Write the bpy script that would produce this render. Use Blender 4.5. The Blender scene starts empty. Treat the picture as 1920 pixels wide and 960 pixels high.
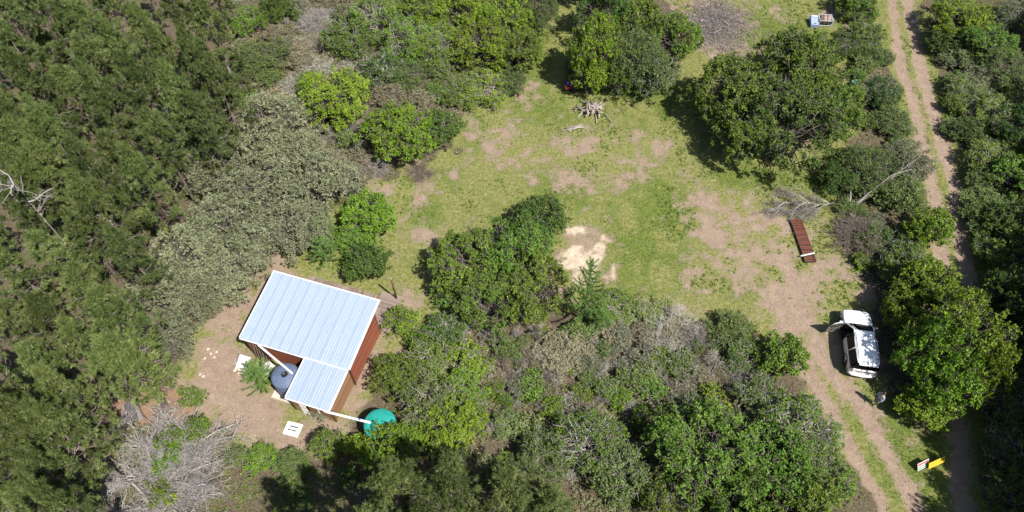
import bpy, math, random
import numpy as np
from mathutils import Vector, Matrix

# ------------------------------------------------------------------ camera, sky, sun, exposure
SC = bpy.context.scene
COL = SC.collection
CAM_H, PITCH, FPX = 44.0, math.radians(55), 1330.0
SUN_DIR = Vector((0.51, -0.47, 1.0)).normalized()      # towards the sun

cam = bpy.data.cameras.new('camera')
cam.sensor_width = 36.0
cam.lens = 36.0 * FPX / 1920.0
cam.clip_end = 3000
cam_ob = bpy.data.objects.new('camera', cam)
cam_ob.location = (0, 0, CAM_H)
cam_ob.rotation_euler = (math.pi / 2 - PITCH, 0, 0)
COL.objects.link(cam_ob)
SC.camera = cam_ob

world = bpy.data.worlds.new('World')
SC.world = world
world.use_nodes = True
wn = world.node_tree.nodes
sky = wn.new('ShaderNodeTexSky')
sky.sky_type = 'NISHITA'
sky.sun_disc = False
sky.sun_elevation = math.asin(SUN_DIR.z)
sky.sun_rotation = math.atan2(SUN_DIR.x, SUN_DIR.y)
bgn = wn['Background']
bgn.inputs['Strength'].default_value = 0.075
world.node_tree.links.new(sky.outputs[0], bgn.inputs[0])

sun = bpy.data.lights.new('sun', 'SUN')
sun.energy = 5.0
sun.angle = math.radians(0.53)
sun.color = (1.0, 0.955, 0.89)
sun_ob = bpy.data.objects.new('sun', sun)
sun_ob.rotation_euler = SUN_DIR.to_track_quat('Z', 'Y').to_euler()
sun_ob.location = (20, -20, 60)
COL.objects.link(sun_ob)

vs = SC.view_settings
vs.view_transform = 'Standard'
vs.look = 'None'
vs.exposure = 0.6
vs.gamma = 1.0
vs.use_curve_mapping = False
SC.cycles.max_bounces = 5
SC.cycles.diffuse_bounces = 2
SC.cycles.transmission_bounces = 4
SC.cycles.transparent_max_bounces = 6
SC.cycles.caustics_reflective = False
SC.cycles.caustics_refractive = False

# ------------------------------------------------------------------ helpers
SP, CP = math.sin(PITCH), math.cos(PITCH)


def at(x, y, z=0.0):
    """Place in the world that the photo shows at pixel x, y when it is z metres above the ground."""
    u = (x - 960) / FPX
    v = (y - 480) / FPX
    t = (CAM_H - z) / (SP + v * CP)
    return Vector((u * t, (CP - v * SP) * t, z))


def mpp(y, z=0.0):
    return (CAM_H - z) / (FPX * (SP + (y - 480) / FPX * CP))


def tag(o, label=None, cat=None, group=None, kind=None):
    if label: o['label'] = label
    if cat: o['category'] = cat
    if group: o['group'] = group
    if kind: o['kind'] = kind
    return o


def obj(name, mesh, parent=None, loc=None, rz=None):
    o = bpy.data.objects.new(name, mesh)
    COL.objects.link(o)
    if parent: o.parent = parent
    if loc is not None: o.location = loc
    if rz is not None: o.rotation_euler = (0, 0, rz)
    return o


def thing(name, label, cat, loc=(0, 0, 0), rz=0.0, group=None):
    o = obj(name, None, None, loc, rz)
    o.empty_display_size = 0.2
    return tag(o, label, cat, group)


def np_mesh(name, V, F, mats, smooth=False, var=None, mi=None):
    """V (n,3) array, F (m,k) array or a list of such arrays."""
    me = bpy.data.meshes.new(name)
    Fs = F if isinstance(F, list) else [F]
    Fs = [np.asarray(f, dtype=np.int32) for f in Fs if len(f)]
    V = np.asarray(V, dtype=np.float32)
    me.vertices.add(len(V))
    me.vertices.foreach_set('co', V.ravel())
    nl = sum(f.size for f in Fs)
    nf = sum(len(f) for f in Fs)
    me.loops.add(nl)
    me.loops.foreach_set('vertex_index', np.concatenate([f.ravel() for f in Fs]))
    me.polygons.add(nf)
    tot = np.concatenate([np.full(len(f), f.shape[1], dtype=np.int32) for f in Fs])
    st = np.concatenate([[0], np.cumsum(tot)[:-1]]).astype(np.int32)
    me.polygons.foreach_set('loop_start', st)
    me.polygons.foreach_set('loop_total', tot)
    if smooth:
        me.polygons.foreach_set('use_smooth', np.ones(nf, dtype=bool))
    if mi is not None:
        me.polygons.foreach_set('material_index', np.asarray(mi, dtype=np.int32))
    if var is not None:
        a = me.attributes.new('var', 'FLOAT', 'POINT')
        a.data.foreach_set('value', np.asarray(var, dtype=np.float32))
    me.update(calc_edges=True)
    for m in (mats if isinstance(mats, (list, tuple)) else [mats]):
        me.materials.append(m)
    return me


class MB:
    """Collects boxes, tubes and prisms of ONE part."""
    def __init__(s): s.v = []; s.f = []; s.m = []

    def add(s, vs_, fs, m=0):
        b = len(s.v)
        s.v += [tuple(v) for v in vs_]
        for f in fs:
            s.f.append([b + i for i in f]); s.m.append(m)
        return s

    def box(s, x0, x1, y0, y1, z0, z1, m=0, bev=0.0):
        if bev > 0:
            b = bev
            p = []
            for z, i in ((z0, b), (z0 + b, 0), (z1 - b, 0), (z1, b)):
                p += [(x0 + i + b * (i == 0), y0 + i, z), (x1 - i - b * (i == 0), y0 + i, z), (x1 - i, y0 + i + b * (i == 0), z), (x1 - i, y1 - i - b * (i == 0), z),
                      (x1 - i - b * (i == 0), y1 - i, z), (x0 + i + b * (i == 0), y1 - i, z), (x0 + i, y1 - i - b * (i == 0), z), (x0 + i, y0 + i + b * (i == 0), z)]
            fs = [list(range(7, -1, -1)), list(range(24, 32))]
            for r in range(3):
                for k in range(8):
                    fs.append([r * 8 + k, r * 8 + (k + 1) % 8, r * 8 + 8 + (k + 1) % 8, r * 8 + 8 + k])
            return s.add(p, fs, m)
        p = [(x0, y0, z0), (x1, y0, z0), (x1, y1, z0), (x0, y1, z0), (x0, y0, z1), (x1, y0, z1), (x1, y1, z1), (x0, y1, z1)]
        return s.add(p, [(3, 2, 1, 0), (4, 5, 6, 7), (0, 1, 5, 4), (1, 2, 6, 5), (2, 3, 7, 6), (3, 0, 4, 7)], m)

    def bar(s, a, b, w, h, m=0, up=(0, 0, 1)):
        a = Vector(a); b = Vector(b)
        d = (b - a).normalized()
        sd = d.cross(Vector(up))
        if sd.length < 1e-4: sd = d.cross(Vector((1, 0, 0)))
        sd.normalize(); n = sd.cross(d)
        p = []
        for q in (a, b):
            for i, j in ((-1, -1), (1, -1), (1, 1), (-1, 1)):
                p.append(q + sd * (i * w / 2) + n * (j * h / 2))
        return s.add(p, [(0, 1, 2, 3), (7, 6, 5, 4), (0, 4, 5, 1), (1, 5, 6, 2), (2, 6, 7, 3), (3, 7, 4, 0)], m)

    def tube(s, pts, rads, n=8, m=0, cap=True):
        pts = [Vector(p) for p in pts]
        ref = Vector((0.31, 0.17, 0.93))
        rings = []
        for i, p in enumerate(pts):
            d = (pts[min(i + 1, len(pts) - 1)] - pts[max(i - 1, 0)]).normalized()
            x = d.cross(ref)
            if x.length < 1e-3: x = d.cross(Vector((1, 0, 0)))
            x.normalize(); y = d.cross(x)
            r = rads[i] if isinstance(rads, (list, tuple)) else rads
            rings.append([p + (x * math.cos(2 * math.pi * k / n) + y * math.sin(2 * math.pi * k / n)) * r for k in range(n)])
        vv = [q for r in rings for q in r]
        ff = [(i * n + k, i * n + (k + 1) % n, (i + 1) * n + (k + 1) % n, (i + 1) * n + k) for i in range(len(pts) - 1) for k in range(n)]
        if cap:
            ff += [tuple(range(n - 1, -1, -1)), tuple(range((len(pts) - 1) * n, len(pts) * n))]
        return s.add(vv, ff, m)

    def lathe(s, prof, n=32, m=0, c=(0, 0)):
        vv = []
        for r, z in prof:
            for k in range(n):
                a = 2 * math.pi * k / n
                vv.append((c[0] + r * math.cos(a), c[1] + r * math.sin(a), z))
        ff = [(i * n + k, i * n + (k + 1) % n, (i + 1) * n + (k + 1) % n, (i + 1) * n + k) for i in range(len(prof) - 1) for k in range(n)]
        return s.add(vv, ff, m)

    def mesh(s, name, mats, smooth=False):
        me = bpy.data.meshes.new(name)
        me.from_pydata(s.v, [], s.f)
        ms = mats if isinstance(mats, (list, tuple)) else [mats]
        for m in ms: me.materials.append(m)
        if len(ms) > 1: me.polygons.foreach_set('material_index', s.m)
        if smooth:
            me.polygons.foreach_set('use_smooth', [True] * len(me.polygons))
        me.update()
        return me

    def build(s, name, mats, parent=None, smooth=False, loc=None, rz=None):
        return obj(name, s.mesh(name, mats, smooth), parent, loc, rz)


# ------------------------------------------------------------------ materials
def new_mat(name):
    m = bpy.data.materials.new(name); m.use_nodes = True
    nt = m.node_tree
    return m, nt, nt.nodes, nt.links, nt.nodes['Principled BSDF']


def ramp(nodes, stops, interp='LINEAR'):
    r = nodes.new('ShaderNodeValToRGB')
    r.color_ramp.interpolation = interp
    e = r.color_ramp.elements
    while len(e) < len(stops): e.new(0.5)
    for i, (p, c) in enumerate(stops):
        e[i].position = p; e[i].color = (*c, 1)
    return r


def noise(nodes, links, scale, detail=4, rough=0.6, vec=None):
    n = nodes.new('ShaderNodeTexNoise')
    n.inputs['Scale'].default_value = scale
    n.inputs['Detail'].default_value = detail
    n.inputs['Roughness'].default_value = rough
    if vec is not None: links.new(vec, n.inputs['Vector'])
    return n


def plain(name, col, rough=0.6, metal=0.0, var=0.12, scale=6.0, bump=0.0, spec=0.5, coat=0.0):
    """A paint, wood or metal with uneven tone."""
    m, nt, nd, lk, p = new_mat(name)
    tc = nd.new('ShaderNodeTexCoord')
    n = noise(nd, lk, scale, 5, 0.65, tc.outputs['Object'])
    c = np.array(col)
    r = ramp(nd, [(0.3, c * (1 - var)), (0.7, np.minimum(c * (1 + var), 1.0))])
    lk.new(n.outputs['Fac'], r.inputs[0]); lk.new(r.outputs[0], p.inputs['Base Color'])
    p.inputs['Roughness'].default_value = rough
    p.inputs['Metallic'].default_value = metal
    p.inputs['Specular IOR Level'].default_value = spec
    p.inputs['Coat Weight'].default_value = coat
    if bump:
        b = nd.new('ShaderNodeBump'); b.inputs['Strength'].default_value = bump; b.inputs['Distance'].default_value = 0.02
        n2 = noise(nd, lk, scale * 4, 6, 0.7, tc.outputs['Object'])
        lk.new(n2.outputs['Fac'], b.inputs['Height']); lk.new(b.outputs[0], p.inputs['Normal'])
    return m


def wood(name, c0, c1, scale=3.0, stretch=(1, 1, 1), rough=0.75):
    m, nt, nd, lk, p = new_mat(name)
    tc = nd.new('ShaderNodeTexCoord')
    mp = nd.new('ShaderNodeMapping'); mp.inputs['Scale'].default_value = stretch
    lk.new(tc.outputs['Object'], mp.inputs[0])
    n = noise(nd, lk, scale, 6, 0.7, mp.outputs[0])
    oi = nd.new('ShaderNodeObjectInfo')
    ad = nd.new('ShaderNodeMath'); ad.operation = 'MULTIPLY_ADD'
    ad.inputs[1].default_value = 0.4; ad.inputs[2].default_value = -0.2
    lk.new(oi.outputs['Random'], ad.inputs[0])
    a2 = nd.new('ShaderNodeMath'); lk.new(n.outputs['Fac'], a2.inputs[0]); lk.new(ad.outputs[0], a2.inputs[1])
    r = ramp(nd, [(0.25, c0), (0.75, c1)])
    lk.new(a2.outputs[0], r.inputs[0]); lk.new(r.outputs[0], p.inputs['Base Color'])
    p.inputs['Roughness'].default_value = rough
    p.inputs['Specular IOR Level'].default_value = 0.25
    return m


def leaf_mat(name, stops, trans=0.3, rough=0.5, spec=0.35, objvar=0.3, huevar=0.03):
    m, nt, nd, lk, p = new_mat(name)
    at_ = nd.new('ShaderNodeAttribute'); at_.attribute_name = 'var'
    r = ramp(nd, stops)
    lk.new(at_.outputs['Fac'], r.inputs[0])
    oi = nd.new('ShaderNodeObjectInfo')
    hs = nd.new('ShaderNodeHueSaturation')
    mv = nd.new('ShaderNodeMapRange')
    mv.inputs['To Min'].default_value = 1 - objvar; mv.inputs['To Max'].default_value = 1 + objvar
    lk.new(oi.outputs['Random'], mv.inputs[0]); lk.new(mv.outputs[0], hs.inputs['Value'])
    ml = nd.new('ShaderNodeMath'); ml.operation = 'MULTIPLY'; ml.inputs[1].default_value = 7.31
    fr = nd.new('ShaderNodeMath'); fr.operation = 'FRACT'
    lk.new(oi.outputs['Random'], ml.inputs[0]); lk.new(ml.outputs[0], fr.inputs[0])
    mh = nd.new('ShaderNodeMapRange')
    mh.inputs['To Min'].default_value = 0.5 - huevar; mh.inputs['To Max'].default_value = 0.5 + huevar * .25
    lk.new(fr.outputs[0], mh.inputs[0]); lk.new(mh.outputs[0], hs.inputs['Hue'])
    lk.new(r.outputs[0], hs.inputs['Color'])
    lk.new(hs.outputs[0], p.inputs['Base Color'])
    p.inputs['Roughness'].default_value = rough
    p.inputs['Specular IOR Level'].default_value = spec
    if trans:
        t = nd.new('ShaderNodeBsdfTranslucent'); lk.new(hs.outputs[0], t.inputs[0])
        mx = nd.new('ShaderNodeMixShader'); mx.inputs[0].default_value = trans
        lk.new(p.outputs[0], mx.inputs[1]); lk.new(t.outputs[0], mx.inputs[2])
        lk.new(mx.outputs[0], nd['Material Output'].inputs[0])
    return m


def lc(k, *cs):
    k = k if isinstance(k, tuple) else (k, k, k)
    return [(p_, tuple(min(.9, q * f) for q, f in zip(c_, k))) for p_, c_ in cs]


LEAF = {
    'bright': leaf_mat('leaf_bright', lc((.88, 1.1, .8), (0.0, (0.075, 0.125, 0.013)), (0.5, (0.155, 0.225, 0.024)), (1.0, (0.31, 0.37, 0.060))), trans=.2, rough=.55, spec=.22, objvar=0.15),
    'mid': leaf_mat('leaf_mid', lc((.84, 1.12, .76), (0.0, (0.062, 0.095, 0.017)), (0.5, (0.130, 0.175, 0.034)), (1.0, (0.26, 0.30, 0.080))), trans=.2, rough=.55, spec=.22, objvar=0.18),
    'dark': leaf_mat('leaf_dark', lc((.80, 1.08, .8), (0.0, (0.042, 0.072, 0.017)), (0.5, (0.085, 0.125, 0.030)), (1.0, (0.17, 0.21, 0.062))), trans=.2, rough=.55, spec=.22, objvar=0.2),
    'olive': leaf_mat('leaf_olive', lc((.80, 1.02, .72), (0.0, (0.080, 0.100, 0.034)), (0.5, (0.155, 0.180, 0.066)), (1.0, (0.28, 0.285, 0.135))), trans=.2, objvar=0.2, huevar=0.02),
    'wattle': leaf_mat('leaf_wattle', lc((1.15, 1.2, 1.18), (0.0, (0.125, 0.138, 0.072)), (0.5, (0.220, 0.235, 0.130)), (1.0, (0.38, 0.38, 0.235))), trans=0.25, objvar=0.2, huevar=0.012),
    'greyscrub': leaf_mat('leaf_greyscrub', lc(1.0, (0.0, (0.12, 0.130, 0.080)), (0.5, (0.215, 0.225, 0.140)), (1.0, (0.38, 0.38, 0.27))), trans=0.25, objvar=0.2, huevar=0.02),
    'straw': leaf_mat('leaf_straw', lc(1.0, (0.0, (0.13, 0.120, 0.065)), (0.5, (0.24, 0.220, 0.13)), (1.0, (0.40, 0.36, 0.25))), trans=0.15, objvar=0.2, huevar=0.015),
    'pine': leaf_mat('needle_pine', lc((.82, .90, .8), (0.0, (0.045, 0.070, 0.020)), (0.45, (0.105, 0.140, 0.040)), (0.85, (0.23, 0.26, 0.095)), (1.0, (0.34, 0.30, 0.18))), trans=0.08, objvar=0.28, huevar=0.015),
    'palepine': leaf_mat('needle_palepine', lc((.88, .96, .85), (0.0, (0.075, 0.105, 0.026)), (0.5, (0.155, 0.195, 0.055)), (1.0, (0.28, 0.31, 0.12))), trans=0.25, objvar=0.15, huevar=0.01),
    'sapling': leaf_mat('needle_sapling', lc((1.1, 1.25, 1.3), (0.0, (0.060, 0.110, 0.022)), (0.5, (0.125, 0.200, 0.042)), (1.0, (0.21, 0.29, 0.08))), trans=0.25, objvar=0.15, huevar=0.01),
}
BARK = plain('bark_grey', (0.15, 0.13, 0.11), 0.9, var=0.35, scale=9, bump=0.5, spec=0.2)
BARK_D = plain('bark_brown', (0.13, 0.10, 0.08), 0.9, var=0.35, scale=9, bump=0.5, spec=0.2)
DEAD = leaf_mat('dead_twig', [(0.0, (0.16, 0.14, 0.125)), (0.5, (0.28, 0.25, 0.225)), (1.0, (0.46, 0.43, 0.39))], trans=0, rough=0.85, spec=0.15, objvar=0.2, huevar=0.01)
DEADB = leaf_mat('dead_brown_twig', [(0.0, (0.11, 0.085, 0.070)), (0.5, (0.20, 0.16, 0.135)), (1.0, (0.33, 0.28, 0.24))], trans=0, rough=0.85, spec=0.15, objvar=0.2, huevar=0.01)
DEADP = leaf_mat('dead_pale_twig', [(0.0, (0.22, 0.21, 0.17)), (0.5, (0.36, 0.35, 0.28)), (1.0, (0.55, 0.53, 0.44))], trans=0, rough=0.85, spec=0.15, objvar=0.15, huevar=0.01)
WHITE = plain('white_paint', (0.80, 0.79, 0.77), 0.45, var=0.05, scale=3)
OFFWHITE = plain('weathered_white', (0.62, 0.62, 0.60), 0.6, var=0.15, scale=4)
BLACK = plain('black_plastic', (0.018, 0.018, 0.02), 0.55, var=0.2)
STEEL = plain('grey_steel', (0.35, 0.36, 0.38), 0.4, metal=0.6, var=0.15)
RUST = plain('rusty_red_steel', (0.16, 0.055, 0.034), 0.8, var=0.4, scale=5, bump=0.3, spec=0.3)
RUST2 = plain('dark_rusty_steel', (0.095, 0.045, 0.036), 0.8, var=0.4, scale=5, bump=0.3, spec=0.3)
CONC = plain('pale_concrete', (0.55, 0.49, 0.41), 0.9, var=0.12, scale=5, bump=0.3, spec=0.2)
STONE = plain('pale_stone', (0.56, 0.48, 0.38), 0.9, var=0.18, scale=7, bump=0.4, spec=0.2)


# ------------------------------------------------------------------ numpy noise
class VNoise:
    def __init__(s, seed, n=64):
        s.n = n; s.t = np.random.default_rng(seed).random((n, n))

    def __call__(s, x, y):
        xi = np.floor(x).astype(int); yi = np.floor(y).astype(int)
        fx = x - xi; fy = y - yi
        fx = fx * fx * (3 - 2 * fx); fy = fy * fy * (3 - 2 * fy)
        n = s.n
        a = s.t[xi % n, yi % n]; b = s.t[(xi + 1) % n, yi % n]; c = s.t[xi % n, (yi + 1) % n]; d = s.t[(xi + 1) % n, (yi + 1) % n]
        return (a * (1 - fx) + b * fx) * (1 - fy) + (c * (1 - fx) + d * fx) * fy

    def fbm(s, x, y, o=4):
        t = 0; w = 0.5; k = 0
        for i in range(o):
            t = t + w * s(x * 2 ** i + 7.3 * i, y * 2 ** i + 3.1 * i); k += w; w *= 0.55
        return t / k

# ------------------------------------------------------------------ ground: what lies where
RUTS = [  # (pixel polyline of one wheel rut, width m)
    ([(1670, -60), (1676, 20), (1682, 80), (1692, 130), (1708, 180), (1722, 233), (1738, 300), (1750, 353), (1755, 410), (1762, 463), (1774, 520), (1790, 620), (1797, 720), (1800, 790), (1800, 840), (1801, 900), (1806, 960), (1812, 1100)], .7),
    ([(1695, -60), (1702, 10), (1714, 60), (1724, 120), (1742, 180), (1760, 240), (1778, 310), (1793, 370), (1800, 440), (1812, 497), (1824, 570), (1838, 640)], 0.9),  # ends early: shade over the lower stretch is painted as dark undergrowth ground
    ([(1690, 1060), (1655, 960), (1605, 868), (1565, 790), (1525, 715), (1497, 660), (1478, 600), (1462, 545)], 0.95),
    ([(1760, 1040), (1718, 950), (1678, 878), (1640, 800), (1592, 735), (1552, 690), (1530, 640), (1510, 580), (1490, 530), (1470, 480)], 0.9),
]
BARE = [  # pixel blobs of bare soil: x, y, rx, ry, strength
    (1455, 575, 55, 40, .75), (1480, 620, 40, 40, .9), (1440, 500, 55, 50, .6), (1400, 425, 75, 35, .75), (1335, 385, 40, 35, .7), (1325, 480, 28, 45, .6), (1450, 450, 60, 40, .6),
    (1370, 390, 50, 25, .6), (1300, 345, 30, 30, .55), (1550, 560, 40, 40, .55), (1520, 530, 35, 50, .5), (1545, 600, 30, 40, .6), (1390, 560, 40, 30, .35), (1310, 570, 50, 30, .3),
    (1110, 310, 60, 30, .62), (1160, 290, 60, 22, .5), (1090, 275, 45, 18, .55), (1230, 270, 30, 18, .55), (1060, 345, 30, 25, .3), (930, 228, 22, 18, .5), (985, 175, 22, 40, .45), (905, 290, 50, 16, .5), (960, 285, 40, 18, .55), (870, 320, 40, 20, .3),
    (1010, 300, 40, 25, .45), (760, 360, 45, 30, .4), (800, 440, 40, 20, .45), (740, 430, 25, 50, .35), (790, 560, 40, 22, .5), (720, 350, 30, 15, .6),
    (430, 590, 60, 55, 1.), (400, 650, 60, 50, 1.), (420, 720, 75, 60, 1.), (480, 775, 60, 50, .95), (440, 800, 60, 40, .9), (330, 740, 60, 35, .9), (270, 770, 60, 35, 1.), (380, 770, 60, 40, .9), (545, 830, 40, 35, .85), (530, 500, 35, 45, .8), (560, 470, 25, 30, .8),
    (215, 790, 30, 40, .9), (620, 560, 50, 40, .4), (700, 640, 40, 60, .75), (680, 690, 40, 50, .7), (650, 760, 40, 40, .7), (620, 800, 30, 30, .7), (735, 660, 30, 30, .5),
    (1340, 40, 62, 40, .9), (1345, 80, 40, 30, 1.), (1400, 20, 30, 20, .4), (1290, 20, 40, 15, .6), (1450, 30, 30, 15, .4), (1400, 100, 25, 12, .3), (1330, 120, 18, 25, .5), (1440, 90, 25, 15, .4),
    (1100, 470, 50, 50, .8), (590, 40, 40, 50, .5), (600, 130, 40, 40, .5), (650, 280, 40, 40, .5), (1010, 700, 130, 80, .5), (1160, 680, 120, 70, .5), (1290, 690, 120, 60, .5), (1620, 640, 60, 70, .8), (1630, 740, 40, 30, .3),
    (1420, 470, 110, 70, .78), (1490, 560, 70, 70, .85), (1345, 420, 60, 50, .7), (1530, 480, 40, 60, .7), (930, 250, 60, 40, .5), (100, 500, 160, 300, .8), (1650, 560, 60, 30, .6), (770, 300, 70, 30, .5),
]
SAND = [(1085, 432, 22, 9, 1.), (1130, 445, 10, 12, .7), (1075, 480, 26, 26, 1.), (1110, 500, 36, 34, .95), (1128, 470, 20, 22, 1.), (1100, 520, 30, 20, .9), (1060, 490, 18, 18, .8), (455, 700, 14, 8, .7), (400, 665, 14, 10, .5), (420, 745, 30, 22, .45), (1345, 62, 14, 10, .5)]
LITTER = [(260, 765, 70, 35, 1.), (330, 750, 50, 30, .6), (210, 830, 40, 60, .7)]
GREEN = [(1060, 350, 45, 35, .8), (1240, 390, 70, 55, .7), (1200, 470, 80, 60, .65), (1330, 440, 30, 22, .8), (800, 400, 28, 25, .8), (1440, 60, 55, 40, .8), (1560, 70, 30, 30, .5), (1010, 200, 60, 40, .6), (1000, 130, 25, 50, .6), (890, 250, 25, 40, .6), (830, 330, 40, 25, .4),
         (1700, 850, 60, 60, .8), (1740, 900, 40, 50, .8), (1660, 760, 30, 30, .7), (1640, 230, 40, 50, .6), (1550, 350, 40, 30, .6), (1390, 330, 60, 20, .7), (1340, 85, 12, 8, 1.), (1130, 440, 16, 10, .7), (1260, 180, 50, 30, .7), (1230, 215, 40, 30, .6), (1400, 545, 40, 25, .5), (1480, 680, 20, 15, .5), (1570, 880, 25, 50, .35)]


BARE = [(x_, y_, a_ * 1.5, b_ * 1.5, s_ * .84) if s_ < .66 else (x_, y_, a_, b_, s_) for x_, y_, a_, b_, s_ in BARE]


def blobs(X, Y, L):
    t = np.zeros_like(X)
    for x, y, rx, ry, s in L:
        c = at(x, y)
        k = mpp(y)
        ax = rx * k
        ay = (at(x, y - ry).y - at(x, y + ry).y) / 2
        d2 = ((X - c.x) / ax) ** 2 + ((Y - c.y) / ay) ** 2
        t = np.maximum(t, s * np.exp(-d2 * 0.75))
    return t


def seg_dist(X, Y, P):
    d = np.full(X.shape, 1e9)
    for a, b in zip(P[:-1], P[1:]):
        ab = b - a
        t = np.clip(((X - a.x) * ab.x + (Y - a.y) * ab.y) / (ab.x ** 2 + ab.y ** 2), 0, 1)
        d = np.minimum(d, np.hypot(X - a.x - ab.x * t, Y - a.y - ab.y * t))
    return d


RUTW = [([at(*p) for p in P], w) for P, w in RUTS]
NZ = VNoise(5); NZ2 = VNoise(11)


def rut_mask(X, Y):
    t = np.zeros_like(X)
    for P, w in RUTW:
        d = seg_dist(X, Y, P) + (NZ.fbm(X * .9, Y * .9, 3) - .5) * .7 + (NZ2.fbm(X * 2.6, Y * 2.6, 3) - .5) * .55
        t = np.maximum(t, 1 - np.clip((d - w * .42) / .38, 0, 1))
    return t


CLEAR = [(1030, -40), (1090, -40), (1080, 60), (1060, 150), (1200, 170), (1290, 130), (1250, 0), (1270, -60), (1660, -60), (1690, 100), (1600, 120), (1600, 250), (1560, 330), (1570, 420), (1640, 560), (1620, 640), (1680, 740), (1790, 790), (1800, 1000), (1690, 1000),
         (1560, 820), (1480, 680), (1400, 610), (1200, 570), (1150, 560), (1000, 560), (820, 600), (760, 650), (710, 700), (650, 800), (560, 860), (430, 820), (300, 800), (200, 800), (220, 740), (330, 700), (380, 580), (520, 470), (580, 440), (700, 350), (760, 310), (860, 280), (870, 200), (970, 180), (1000, 100)]
CLEARW = [at(*q) for q in CLEAR]


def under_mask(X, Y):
    """1 under the woods and thickets, 0 in the clearing and along the tracks, save the lower right rut, darkened for its shade."""
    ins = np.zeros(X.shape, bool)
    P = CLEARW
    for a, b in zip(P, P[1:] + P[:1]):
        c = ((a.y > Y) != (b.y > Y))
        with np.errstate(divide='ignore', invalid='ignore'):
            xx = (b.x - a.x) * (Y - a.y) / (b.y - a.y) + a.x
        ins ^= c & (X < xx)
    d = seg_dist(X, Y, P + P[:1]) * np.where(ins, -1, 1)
    for (Q, w), mg in zip(RUTW[:2], (1.0, 1.5)): d = np.minimum(d, seg_dist(X, Y, Q) - mg)  # tight margin lets dark undergrowth colour stand in for shade on the lower track
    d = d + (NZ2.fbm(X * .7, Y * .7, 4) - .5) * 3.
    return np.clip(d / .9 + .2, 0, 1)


def masks(X, Y):
    n = NZ.fbm(X * .55, Y * .55, 5)
    n2 = NZ2.fbm(X * 1.7, Y * 1.7, 4)
    rut = rut_mask(X, Y)
    bare = blobs(X, Y, BARE)
    dirt = np.clip((bare * .95 + (n - .5) * 1.5 + (n2 - .5) * 1.35 - .20) / .55, 0, 1)
    dirt = np.maximum(dirt, rut)
    sand = np.clip((blobs(X, Y, SAND) * 1.0 + (n2 - .5) * 1.5 + (n - .5) * .6 - .50) / .6, 0, 1)
    litter = np.clip((blobs(X, Y, LITTER) + (n - .5) * .6 - .25) / .4, 0, 1)
    green = np.clip(blobs(X, Y, GREEN) * 1.0 + (n2 - .5) * 1.6 + (n - .5) * 1.5 + .12, 0, 1)
    return dirt, sand, litter, green, rut


def axis(lo, hi, st, far):
    a = list(np.arange(lo, hi + 1e-6, st))
    s = st; left = []; right = []
    x = lo
    while x > -far:
        s *= 1.6; x -= s; left.append(x)
    x = hi; s = st
    while x < far:
        s *= 1.6; x += s; right.append(x)
    return np.array(left[::-1] + a + right)


gx = axis(-54, 54, .27, 700); gy = axis(6, 66, .27, 700)
GX, GY = np.meshgrid(gx, gy)
X, Y = GX.ravel(), GY.ravel()
dirt, sand, litter, green, rut = masks(X, Y)
under = under_mask(X, Y)
Z = -0.035 * rut - 0.03 * NZ2.fbm(X * .8, Y * .8, 3)
inside = (np.abs(X) < 55) & (Y > 5) & (Y < 67)
Z = np.where(inside, Z, -0.03)
nxg, nyg = len(gx), len(gy)
idx = np.arange(nxg * nyg).reshape(nyg, nxg)
F = np.stack([idx[:-1, :-1], idx[:-1, 1:], idx[1:, 1:], idx[1:, :-1]], -1).reshape(-1, 4)

m, nt, nd, lk, p = new_mat('ground_soil_and_turf')
tc = nd.new('ShaderNodeTexCoord')


def attr(n):
    a = nd.new('ShaderNodeAttribute'); a.attribute_name = n; return a.outputs['Fac']


def mixc(f, a, b):
    x = nd.new('ShaderNodeMix'); x.data_type = 'RGBA'
    lk.new(f, x.inputs['Factor'])
    lk.new(a, x.inputs['A']); lk.new(b, x.inputs['B'])
    return x.outputs['Result']


def sharpen(f, n_out, amt, lo, hi):
    a = nd.new('ShaderNodeMath'); a.operation = 'MULTIPLY_ADD'
    lk.new(n_out, a.inputs[0]); a.inputs[1].default_value = amt; lk.new(f, a.inputs[2])
    r = nd.new('ShaderNodeMapRange'); r.interpolation_type = 'SMOOTHSTEP'
    r.inputs['From Min'].default_value = lo; r.inputs['From Max'].default_value = hi
    lk.new(a.outputs[0], r.inputs[0]); return r.outputs[0]


nA = noise(nd, lk, 1.3, 8, .68, tc.outputs['Object'])
nB = noise(nd, lk, 9.0, 6, .7, tc.outputs['Object'])
nC = noise(nd, lk, 0.35, 4, .6, tc.outputs['Object'])
soil = ramp(nd, [(0.30, (0.135, 0.097, 0.070)), (0.5, (0.270, 0.198, 0.150)), (0.70, (0.43, 0.33, 0.258))])
lk.new(nB.outputs['Fac'], soil.inputs[0])
soil2 = ramp(nd, [(0.3, (0.18, 0.128, 0.093)), (0.7, (0.36, 0.275, 0.205))]); lk.new(nA.outputs['Fac'], soil2.inputs[0])
hf = nd.new('ShaderNodeValue'); hf.outputs[0].default_value = 0.5
soilc = mixc(hf.outputs[0], soil.outputs[0], soil2.outputs[0])
dry = ramp(nd, [(0.30, (0.090, 0.105, 0.024)), (0.5, (0.175, 0.185, 0.055)), (0.70, (0.32, 0.285, 0.15))])
nG = noise(nd, lk, 4.0, 7, .75, tc.outputs['Object'])
lk.new(nG.outputs['Fac'], dry.inputs[0])
grn = ramp(nd, [(0.25, (0.060, 0.090, 0.015)), (0.55, (0.130, 0.172, 0.034)), (0.8, (0.235, 0.26, 0.08))])
lk.new(nB.outputs['Fac'], grn.inputs[0])
turf = mixc(sharpen(attr('green'), nA.outputs['Fac'], .5, .3, .85), dry.outputs[0], grn.outputs[0])
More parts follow.
